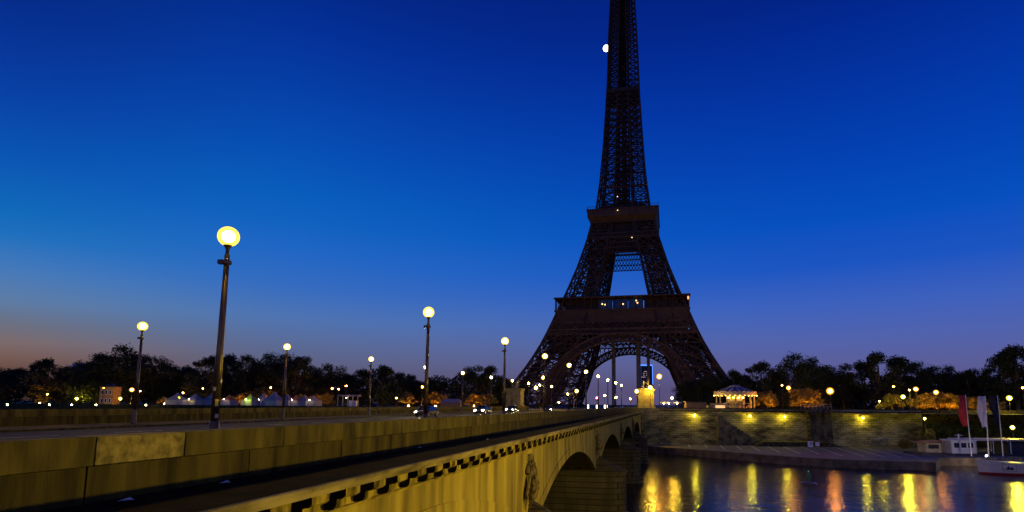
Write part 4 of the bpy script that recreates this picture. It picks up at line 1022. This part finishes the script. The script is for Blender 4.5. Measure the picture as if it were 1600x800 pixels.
for i, (x, y, d) in enumerate(RT):
    place(PROTO[(i * 5 + 2 + i // 4) % 6], x, y - 1, d, f'dark leafy tree in the right bank treeline, {ORD[i]} counted from the tower', 'trees along the right of the far bank', wide=1.2)
# the wood behind the two treelines, one mass
def woods(name, x0, x1, dep, hfun, n, seed, lab):
    rnd = random.Random(seed); cr = MB()
    for _ in range(n):
        x = rnd.uniform(x0, x1); d_ = dep + rnd.uniform(-14, 14); p = at_depth(x, 640, d_); h = hfun(x) * d_ / 888
        z = h * rnd.random() ** .8 + rnd.gauss(0, .5)
        nn_ = Vector((rnd.gauss(0, 1), rnd.gauss(0, 1), rnd.gauss(0, 1))).normalized(); u = nn_.orthogonal().normalized(); w = nn_.cross(u); s = rnd.uniform(.4, .9)
        q = Vector((p.x, p.y, max(.1, z))); cr.add([q - u * s, q - w * s * .6, q + u * s, q + w * s * .6], [(0, 1, 2, 3)])
    o = cr.build(name, LEAF, None, fix=False); tag(o, kind='stuff')
    return o
woods('woodland', -80, 800, 292, lambda x: 46 + 7 * math.sin(x * .045) + 5 * math.sin(x * .13 + 1), 34000, 3, '')
woods('woodland', 1068, 1720, 262, lambda x: 44 + 6 * math.sin(x * .05) + 4 * math.sin(x * .11 + 1), 26000, 4, '')
# low orange lit trees
OT = [(1198, 608, 174, 'small tree glowing orange right of the carousel'), (1258, 602, 173, 'small tree glowing orange left of the glaring lamp'), (1272, 613, 176, 'low bush glowing orange behind the buttress railing'),
      (1446, 610, 178, 'small orange lit tree just right of the close lamp pair'), (1466, 606, 180, 'small orange lit tree in the glowing clump under the orange lamp'), (1484, 611, 178, 'small orange lit tree in the middle of the glowing clump'), (1502, 613, 176, 'small orange lit tree behind the red flag'), (1530, 613, 180, 'small orange lit tree behind the white flag'), (1556, 616, 178, 'small orange lit tree behind the navy flag'), (1395, 611, 180, 'small dim orange tree left of the yellow green lamp'),
      (312, 613, 215, 'small orange lit tree over the leftmost tents'), (328, 616, 218, 'low orange lit tree left of the tallest near pole'), (376, 612, 222, 'small orange lit tree right of the tallest near pole'), (400, 611, 216, 'small orange lit tree behind the tents left of centre'), (412, 604, 220, 'taller orange lit tree behind the tents'), (470, 614, 222, 'small orange lit tree left of the orange lamp pair'), (492, 612, 220, 'spreading orange lit tree below the orange lamp pair'), (510, 614, 224, 'low orange lit tree beside the white shelter'),
      (255, 618, 222, 'low orange lit tree between the house and the tents'), (60, 620, 225, 'low dim orange tree near the left edge'), (636, 613, 222, 'low orange lit tree right of the small yellow lamp'), (678, 610, 222, 'low orange lit tree right of the second tall post'), (738, 612, 222, 'low orange lit tree before the left pedestal'), (762, 614, 225, 'low orange lit tree just left of the left pedestal')]
for i, (x, y, d, lab) in enumerate(OT):
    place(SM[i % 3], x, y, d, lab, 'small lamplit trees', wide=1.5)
    if x in (1198, 1258, 1446, 1484, 1530, 312, 376, 412, 470, 492, 255, 636, 678, 738, 60):
        p = at_depth(x + 3, 624, d - 5.0); t = thing('ground_lamp', f'x', 'ground lamp', (p.x, p.y, -.1), 'ground lamps under the small trees')
        t['label'] = 'ground lamp below the ' + lab.split(',')[0].replace('small ', '').replace('low ', '')
        m_ = MB(); m_.lathe((p.x, p.y, -.1), [(.16, 0), (.16, .5), (.26, .6), (.24, .72)], 8); m_.build('housing', DARKMETAL, t)
        m_ = MB(); m_.ball((p.x, p.y, .66), .19, 1); m_.build('bulb', glow('ground_lamp_glow', (1, .36, .02), 2600), t)
# bush lit green by the post lamp, hedges on the lower quay
def bush(px, py, dep, r, sz, label, base, seed, n=900, m=LEAF2):
    p = at_depth(px, py, dep); rnd = random.Random(seed); cr = MB()
    for _ in range(n):
        d = Vector((rnd.gauss(0, 1), rnd.gauss(0, 1), rnd.gauss(0, 1))).normalized() * rnd.random() ** .4
        q = Vector((p.x + d.x * r, p.y + d.y * r, base + sz / 2 + d.z * sz / 2)); nn_ = Vector((rnd.gauss(0, 1), rnd.gauss(0, 1), rnd.gauss(0, 1))).normalized(); u = nn_.orthogonal().normalized(); w = nn_.cross(u); s = rnd.uniform(.15, .36)
        cr.add([q - u * s, q - w * s * .6, q + u * s, q + w * s * .6], [(0, 1, 2, 3)])
    t = thing('bush', label, 'bush', (p.x, p.y, base)); cr.build('foliage', m, t, fix=False)
    st_ = MB(); 
    for k in range(4): st_.tube([(p.x, p.y, base), (p.x + rnd.uniform(-.4, .4) * r, p.y + rnd.uniform(-.4, .4) * r, base + sz * .6)], [.06, .03], 5)
    st_.build('stem', BARK, t)
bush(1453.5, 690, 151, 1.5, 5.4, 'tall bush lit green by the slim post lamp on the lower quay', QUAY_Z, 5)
bush(1415, 692, 151, 1.6, 2.6, 'rounded dark bush beside the white notice at the quay wall end', QUAY_Z, 6)
bush(1470, 690, 154, 4.5, 6.8, 'dark shrub mass behind the moored boats, left of the flags', QUAY_Z, 7, 2500, LEAF)
bush(1520, 690, 156, 6, 7.4, 'dark shrub mass behind the red and white flags', QUAY_Z, 8, 3000, LEAF)
bush(1580, 690, 156, 6, 7.0, 'dark shrub mass at the right edge above the boats', QUAY_Z, 9, 3000, LEAF)
bush(1374, 625, 172, 1.1, 2.6, 'small bush lit green on top of the quay wall', 0, 10, 700)
p = at_depth(1374, 627, 170); t = thing('ground_lamp', 'yellow ground lamp shining into the small green bush on the quay wall', 'ground lamp', (p.x, p.y, 0))
lamp_globe(t, p, .24, GREENISH); m_ = MB(); m_.tube([(p.x, p.y, 0), (p.x, p.y, p.z - .15)], .08, 6); m_.build('post', DARKMETAL, t)

# ------------------------------------------------------------------ left bank: tents, house, shelter
TENTW = mat('tent_canvas', (.28, .25, .27), .7, var=.12, scale=1)
TENTO = mat('orange_canvas', (.5, .16, .05), .7, var=.15, scale=1)
TENTG = mat('green_canvas', (.35, .45, .1), .7, var=.15, scale=1)
TN = [(276, 206, 5.2, 2.6, TENTW, 'blue grey pointed tent, leftmost of the row of tents'), (304, 210, 5.0, 2.4, TENTW, 'grey pointed tent second in the row'), (330, 212, 5.0, 2.5, TENTW, 'grey pointed tent just left of the tallest near pole'), (357, 208, 4.2, 2.0, TENTO, 'orange tent behind the tallest near pole'),
      (391, 204, 4.4, 2.2, TENTG, 'lit yellow green tent right of the tallest near pole'), (428, 206, 6.0, 3.2, TENTW, 'white pointed tent right of the green one, largest peak'), (413 - 2, 212, 4.4, 2.8, TENTW, 'pale pointed tent between the green tent and the largest peak'), (448, 208, 4.6, 2.4, TENTW, 'white pointed tent left of the third far lamp post'), (462, 208, 4.2, 2.2, TENTO, 'white tent with orange trim at the third far lamp post'), (475, 209, 4.4, 2.2, TENTW, 'white pointed tent right of the third far lamp post'), (489, 210, 4.4, 2.0, TENTW, 'white tent rightmost of the row')]
for i, (x, d, w, pk, m, lab) in enumerate(TN):
    p = at_depth(x, 636, d); t = thing('tent', lab, 'tent', (p.x, p.y, 0), 'pointed tents on the left bank'); h = w / 2
    m_ = MB(); prof = [(h * 1.06, 2.2), (h * .62, 2.2 + pk * .28), (h * .28, 2.2 + pk * .62), (.06, 2.2 + pk)]
    for (r0, z0), (r1, z1) in zip(prof, prof[1:]):
        for (ax, ay), (bx, by) in (((-1, -1), (1, -1)), ((1, -1), (1, 1)), ((1, 1), (-1, 1)), ((-1, 1), (-1, -1))):
            m_.quad((p.x + ax * r0, p.y + ay * r0, z0), (p.x + bx * r0, p.y + by * r0, z0), (p.x + bx * r1, p.y + by * r1, z1), (p.x + ax * r1, p.y + ay * r1, z1))
    m_.build('canopy', m, t)
    m_ = MB(); m_.box((p.x, p.y, 1.1), (w, w, 2.18)); m_.build('wall', mat('white_canvas', (.42, .38, .36), .7, var=.08), t)
    if i in (4, 8, 1, 6, 10, 3):
        f = p - FWD * (h + 1.2); m_ = MB(); m_.ball((f.x, f.y, 2.5), .13, 1); m_.build('lamp', glow('green_tent_lamp', (.75, 1, .1), 350) if i == 4 else glow('tent_lamp', (1, .72, .45), 80), t)
a, b = at_depth(160, 636, 212), at_depth(181, 636, 212); c = (a + b) / 2; w = (b - a).length
hs = thing('house', 'small house lit orange by a street lamp among the left trees', 'house', (c.x, c.y, 0))
PL = mat('house_plaster', (.42, .22, .07), .8, var=.2, scale=.8)
m_ = MB(); m_.box((c.x, c.y, 3.4), (w, 4, 6.8), YAW); m_.build('wall', PL, hs)
m_ = MB(); m_.box((c.x, c.y, 6.9), (w + .6, 4.6, .2), YAW); m_.box((c.x, c.y, 7.5), (w * .6, 2.6, 1.0), YAW, .6); m_.build('roof', DARKMETAL, hs)
for r_ in range(2):
    for q in range(3):
        f = c - FWD * 2.01 + RGT * ((q - 1) * w * .3); fr = MB(); fr.box((f.x, f.y, 1.7 + 3.1 * r_), (w * .17, .08, 1.7), YAW); o = fr.build('window', WHITE, hs)
        f -= FWD * .045; fr = MB(); fr.box((f.x, f.y, 1.7 + 3.1 * r_), (w * .12, .03, 1.4), YAW); fr.build('pane', GLASS, o)
p = at_depth(162, 606, 200); t = thing('street_lamp', 'shaded orange lamp hidden in front of the orange house', 'street lamp', (p.x, p.y, 0))
m_ = MB(); m_.tube([(p.x, p.y, 0), (p.x, p.y, p.z - .2)], .07, 6); m_.build('pole', POLE, t); lamp_globe(t, p, .2, ORANGE_DIM)
a, b = at_depth(529, 636, 205), at_depth(561, 636, 205); c = (a + b) / 2; w = (b - a).length
sh_ = thing('shelter', 'white framed open shelter with flat roof right of the tents', 'shelter', (c.x, c.y, 0))
m_ = MB(); m_.box((c.x, c.y, 4.2), (w, 3.2, .5), YAW); m_.build('roof', TENTW, sh_)
for k in range(5): q = c + RGT * (w * (k / 4 - .5) * .97) - FWD * 1.4; m_ = MB(); m_.box((q.x, q.y, 1.97), (.24, .24, 3.94), YAW); m_.build('post', CREAM, sh_)
q = c + RGT * w * .22; m_ = MB(); m_.box((q.x, q.y, 1.2), (w * .36, 2, 2.4), YAW); m_.build('booth', WHITE, sh_)
q = c - FWD * 3; m_ = MB(); m_.ball((q.x, q.y, 3.4), .12, 1); m_.build('lamp', glow('tent_lamp', (1, .72, .45), 80), sh_)
a, b = at_depth(689, 636, 205), at_depth(722, 636, 205); c = (a + b) / 2; w = (b - a).length
mq = thing('marquee', 'long low marquee with pale sloping roof right of the second tall post', 'marquee', (c.x, c.y, 0))
m_ = MB(); h = w / 2; vs = [c + RGT * (s * h * k) - FWD * (2.5 * f) for k, f in ((1, 1), (.7, 0), (1, -1)) for s in (-1, 1)]
m_.add([(v.x, v.y, z) for v, z in zip(vs, (1.9, 1.9, 3.3, 3.3, 1.9, 1.9))], [(0, 1, 3, 2), (2, 3, 5, 4), (0, 2, 4), (1, 5, 3)]); m_.build('roof', TENTW, mq)
m_ = MB(); m_.box((c.x, c.y, .94), (w * .95, 4.4, 1.87), YAW); m_.build('wall', WOOD, mq)
p = at_depth(126.5, 600, 420); H = 1.65 + (626 - 569) / 888 * 420
bb = thing('building', 'distant block with a faint blue lit top behind the left trees', 'building', (p.x, p.y, 0))
m_ = MB(); m_.box((p.x, p.y, H / 2 - 1), (9, 9, H - 2), YAW); m_.build('wall', mat('dim_facade', (.05, .05, .07), .7), bb)
m_ = MB(); m_.box((p.x, p.y, H - .9), (9.2, 9.2, 1.7), YAW); m_.build('top_light', glow('dim_blue_light', (.03, .08, .6), .22), bb)

# ------------------------------------------------------------------ flags, boats, buoy, notices
CLOTH = {'red': mat('red_cloth', (.5, .03, .03), .8, var=.2), 'white': mat('white_cloth', (.7, .62, .64), .8, var=.1), 'navy': mat('navy_cloth', (.008, .011, .03), .8, var=.2)}
FL = glow('added_lamp_glow', (1, .78, .6), 2500)
for i, (xt, yt, xb, yb, c_, yl) in enumerate(((1508.5, 617, 1518, 713, 'red', 664), (1539.5, 618.5, 1545, 714, 'white', 665.5), (1558.5, 618, 1567.5, 713, 'navy', 662))):
    b = on_z(xb, yb, -9.0); dep = b.dot(FWD) - CAM.dot(FWD); tp = at_depth(xt, yt, dep)
    t = thing('flag', f'tall {c_} banner flag on a white pole beside the moored boats', 'flag', tuple(b), 'banner flags by the landing stage')
    m_ = MB(); m_.tube([b, tp], [.13, .07], 8); m_.build('pole', WHITE, t)
    d = (b - tp).normalized(); L = (yl - yt) / 888 * dep; m_ = MB(); N = 10
    for k in range(N):
        for j in range(4):
            def C(u, v):
                w_ = 1.75 * (1 - .25 * v); return tp + d * (v * L + .1) - RGT * (u * w_ + .08) + FWD * (.45 * math.sin(6 * v + 4 * u + i) * u + .2 * math.sin(9 * u)) - Vector((0, 0, .35 * u * 0 + .2 * u * v))
            m_.quad(C(j / 4, k / N), C((j + 1) / 4, k / N), C((j + 1) / 4, (k + 1) / N), C(j / 4, (k + 1) / N))
    m_.build('cloth', CLOTH[c_], t, True)
def hull(mb, ctr, ang, L, W, z0, z1, sheer=.5, bow=.28):
    """a boat hull: bow at -x, flat transom"""
    n = 16; ring = []
    for i in range(n + 1):
        t = i / n; x = -L / 2 + L * t; w = W / 2 * min(1, (t / bow)) ** .55 if t < bow else W / 2
        ring.append((x, w, z1 + sheer * max(0, 1 - t / .4) ** 2))
    cr, sr = math.cos(ang), math.sin(ang)
    T = lambda x, y, z: (ctr[0] + x * cr - y * sr, ctr[1] + x * sr + y * cr, z)
    for (x0, w0_, s0), (x1, w1_, s1) in zip(ring, ring[1:]):
        for s in (-1, 1):
            mb.quad(T(x0 + .0, s * w0_, s0), T(x1, s * w1_, s1), T(x1 + .3 * (x1 < 0), s * w1_ * .82, z0), T(x0 + .3 * (x0 < 0), s * w0_ * .82, z0))
        mb.quad(T(x0, -w0_, s0 - .12), T(x1, -w1_, s1 - .12), T(x1, w1_, s1 - .12), T(x0, w0_, s0 - .12))
    x, w, s = ring[-1]; mb.quad(T(x, -w, s), T(x, w, s), T(x, w * .82, z0), T(x, -w * .82, z0))
    return T
bowp = on_z(1536, 742, WATER_Z); L = 26
ba = math.atan2(RGT.y, RGT.x) - .10; ctr = (bowp.x + math.cos(ba) * L / 2, bowp.y + math.sin(ba) * L / 2 + 2.0)
bt = thing('boat', 'white river boat with red waterline and bow emblem at the right edge', 'boat', (ctr[0], ctr[1], WATER_Z))
m_ = MB(); T = hull(m_, ctr, ba, L, 5, WATER_Z + .34, WATER_Z + 2.2); m_.build('hull', mat('boat_white', (.72, .64, .62), .35, var=.06), bt)
m_ = MB(); hull(m_, ctr, ba, L - .25, 4.2, WATER_Z - .6, WATER_Z + .36, 0); m_.build('waterline', RED, bt)
m_ = MB(); m_.box(T(4.5, 0, WATER_Z + 3.2), (12, 3.6, 2.0), ba); m_.build('cabin', WHITE, bt)
m_ = MB()
for k in range(6): m_.box(T(-.6 + 1.9 * k, -1.82, WATER_Z + 3.3), (1.45, .05, 1.0), ba)
m_.box(T(-1.53, 0, WATER_Z + 3.3), (.05, 2.9, 1.0), ba); m_.build('window', GLASS, bt)
m_ = MB(); m_.box(T(4.3, 0, WATER_Z + 4.3), (13.2, 4.1, .16), ba); m_.build('roof', WHITE, bt)
m_ = MB()
for s in (-1, 1):
    pr = None
    for k in range(9):
        a = T(-1.5 + 1.4 * k, s * 1.9, WATER_Z + 4.4); b = T(-1.5 + 1.4 * k, s * 1.9, WATER_Z + 5.2); m_.beam(a, b, .06)
        if pr: m_.beam(pr, b, .06)
        pr = b
m_.build('railing', WHITE, bt)
m_ = MB()
for s in (-1, 1):
    pr = None
    for k in range(7):
        x = -12 + 1.7 * k; w = 2.35 * min(1, ((x + 13) / 7.3)) ** .55; a = T(x, s * w, WATER_Z + 2.3); b = T(x, s * w, WATER_Z + 3.0); m_.beam(a, b, .05)
        if pr: m_.beam(pr, b, .05)
        pr = b
m_.build('bow_rail', mat('grey_metal', (.35, .36, .36), .4, .5), bt)
# emblem panel on the bow: dark twin shape on a pale framed panel, lying on the hull side
def hs_pt(x, v, o=.03):                       # a point on the near hull side, v from waterline 0 to deck 1
    t = (x + L / 2) / L; w = 2.5 * min(1, t / .28) ** .55; zt = WATER_Z + 2.2 + .5 * max(0, 1 - t / .4) ** 2
    return T(x + .3 * (1 - v), -(w * (.82 + .18 * v)) - o, WATER_Z + .34 + (zt - WATER_Z - .34) * v)
def hs_quad(mb, pts, o): mb.add([hs_pt(x, v, o) for x, v in pts], [tuple(range(len(pts)))])
m_ = MB(); hs_quad(m_, [(-9.6, .18), (-7.4, .18), (-7.4, .86), (-9.6, .86)], .07); em = m_.build('emblem_panel', mat('tan_panel', (.5, .36, .28), .5), bt)
m_ = MB(); hs_quad(m_, [(-9.45, .24), (-7.55, .24), (-7.55, .8), (-9.45, .8)], .10); m_.build('panel_field', WHITE, em)
m_ = MB(); hs_quad(m_, [(-9.2, .32), (-7.8, .32), (-7.9, .42), (-8.15, .66), (-8.3, .5), (-8.5, .5), (-8.68, .7), (-8.9, .5), (-9.1, .42)], .13); m_.build('emblem', DARKMETAL, em)
m_ = MB(); hs_quad(m_, [(-5.2, .42), (1, .36), (1, .40), (-5.2, .47)], .07); m_.build('rubbing_strake', DARKMETAL, bt)
# landing stage with a white wheelhouse boat
p0 = on_z(1462, 718, WATER_Z + .8); sl = thing('pontoon_boat', 'long dark moored boat with flat white roof and white wheelhouse behind the flags', 'boat', (p0.x, p0.y, WATER_Z))
pa = YAW - .02; c = Vector((p0.x, p0.y, 0)) + RGT * 20 + FWD * 4.6
m_ = MB(); m_.box((c.x, c.y, WATER_Z + .9), (44, 7, 2.2), pa); m_.build('hull', mat('dark_hull', (.035, .03, .035), .5), sl)
rr_ = c + FWD * .5
m_ = MB(); r1 = rr_ + RGT * 6; m_.box((r1.x, r1.y, WATER_Z + 5.1), (34, 6.4, .35), pa); m_.build('roof', mat('roof_white', (.6, .52, .52), .5), sl)
for k in range(9):
    for s in (-2.9, 2.9): q = rr_ + RGT * (-9 + 4 * k) + FWD * s; m_ = MB(); m_.box((q.x, q.y, WATER_Z + 3.45), (.14, .14, 2.95), pa); m_.build('roof_post', WHITE, sl)
m_ = MB(); r1 = rr_ + RGT * 10; m_.box((r1.x, r1.y, WATER_Z + 3.2), (22, 4.6, 2.4), pa); m_.build('saloon', mat('saloon_dark', (.04, .035, .04), .4), sl)
q = c - RGT * 12.2 - FWD * 1.2; m_ = MB(); m_.box((q.x, q.y, WATER_Z + 3.5), (5.4, 3.4, 2.9), pa); m_.box((q.x, q.y, WATER_Z + 5.05), (6.0, 4.0, .18), pa); wh = m_.build('wheelhouse', WHITE, sl)
m_ = MB()
for k in (-1.6, 0, 1.6): w_ = q + RGT * k - FWD * 1.72; m_.box((w_.x, w_.y, WATER_Z + 3.9), (1.15, .05, 1.1), pa)
m_.build('window', GLASS, wh)
m_ = MB(); w_ = q + RGT * .2; m_.tube([(w_.x, w_.y, WATER_Z + 5.1), (w_.x, w_.y, WATER_Z + 6.4)], .18, 8); m_.box((w_.x, w_.y, WATER_Z + 6.1), (1.8, .2, .14), pa); m_.build('mast', WHITE, sl)
q = c - RGT * 18.2; m_ = MB(); a = [q + RGT * s - FWD * f for s, f in ((-3, 2.5), (2.4, 2.5), (2.4, -2.5), (-3, -2.5))]
m_.add([(v.x, v.y, WATER_Z + z) for v, z in zip(a, (4.3, 4.7, 4.7, 4.3))] + [(v.x, v.y, WATER_Z + z + .12) for v, z in zip(a, (4.3, 4.7, 4.7, 4.3))], [(3, 2, 1, 0), (4, 5, 6, 7), (0, 1, 5, 4), (1, 2, 6, 5), (2, 3, 7, 6), (3, 0, 4, 7)])
m_.build('awning', TENTO, sl)
m_ = MB(); m_.box((q.x, q.y, WATER_Z + 3.2), (3.6, 3, 2.2), pa); bo = m_.build('booth', CREAM, sl)
m_ = MB(); m_.box((q.x - FWD.x * 1.53, q.y - FWD.y * 1.53, WATER_Z + 3.45), (2.4, .06, .9), pa); m_.build('window', GLASS, bo)
# added lamp, no known source, put in to light boat and flags
q = on_z(1530, 716, -9) - FWD * 2
lt = thing('added_lamp', 'small white added lamp low on the landing stage before the flags', 'added lamp', (q.x, q.y, WATER_Z + 1.8))
m_ = MB(); m_.tube([(q.x, q.y, WATER_Z + 1.8), (q.x, q.y, WATER_Z + 2.5)], .06, 6); m_.build('post', DARKMETAL, lt); m_ = MB(); m_.ball((q.x, q.y, WATER_Z + 2.6), .09, 1); m_.build('bulb', FL, lt)
# near-bank lamp that lights the boat's side (a lamp of the near quay, outside the frame)
# buoy
b = on_z(1264, 756, WATER_Z); by = thing('buoy', 'green river buoy with upright marker floating mid river', 'buoy', tuple(b))
m_ = MB(); m_.lathe((b.x, b.y, WATER_Z - .4), [(.9, 0), (1.3, .35), (1.25, .6), (.5, .75)], 16); m_.build('float', DARKMETAL, by)
m_ = MB(); m_.tube([(b.x, b.y, WATER_Z + .3), (b.x, b.y, WATER_Z + 1.2)], .09, 8); m_.lathe((b.x, b.y, WATER_Z + .9), [(.38, 0), (.30, .6), (.05, 1.05)], 12); m_.build('marker', mat('green_paint', (.01, .16, .05), .4), by)
m_ = MB(); m_.ball((b.x, b.y, WATER_Z + 2.0), .07, 1); m_.build('lamp', glow('buoy_lamp', (.02, .5, .15), 2), by)
# notices on the quay
for i, (x0, x1, y0, y1, lab) in enumerate(((1262.5, 1270.5, 690, 699, 'larger white notice board with a dark patch at the foot of the ramp wall'), (1274.5, 1280.5, 691.5, 699, 'smaller white notice board with red foot beside the larger one'), (1417.5, 1426.5, 687, 696, 'white notice board beside the rounded bush at the quay wall end'))):
    b = on_z((x0 + x1) / 2, y1 + .5, QUAY_Z); dep = b.dot(FWD); w = (x1 - x0) / 888 * dep; h = (y1 - y0) / 888 * dep
    t = thing('notice_board', lab, 'notice board', tuple(b), 'notice boards on the lower quay')
    m_ = MB(); m_.box((b.x, b.y, QUAY_Z + .15 + h / 2), (w, .12, h), YAW); m_.build('board', mat('board_white', (.8, .74, .78), .5, var=.05), t)
    m_ = MB()
    if i == 1: f = b - FWD * .07; m_.box((f.x, f.y, QUAY_Z + .3), (w, .03, .25), YAW); m_.build('red_band', RED, t)
    else: f = b - FWD * .07 + RGT * w * .12; m_.box((f.x, f.y, QUAY_Z + .15 + h * .62), (w * .5, .03, h * .35), YAW); m_.build('printed_patch', mat('faded_print', (.35, .26, .3), .6), t)
    m_ = MB()
    for s in (-1, 1): f = b + RGT * (s * w * .4); m_.box((f.x, f.y, QUAY_Z + .08), (.12, .5, .16), YAW)
    m_.build('foot', DARKMETAL, t)
for i, x in enumerate((1128, 1326)):
    b = on_z(x, 694 if x > 1200 else 688, QUAY_Z); t = thing('bollard', ('short stone mooring post on the lower quay near the stair', 'short stone post at the foot of the pale wall')[i], 'bollard', tuple(b), 'posts on the lower quay')
    m_ = MB(); m_.lathe((b.x, b.y, QUAY_Z), [(.28, 0), (.22, .7), (.3, .85), (.2, 1.0)], 10); m_.build('post', STONE, t); m_ = MB(); m_.lathe((b.x, b.y, QUAY_Z + 1.0), [(.2, 0), (.12, .1)], 10); m_.build('cap', WHITE, t)

for o in bpy.data.objects:
    if '_o' in o: del o['_o']
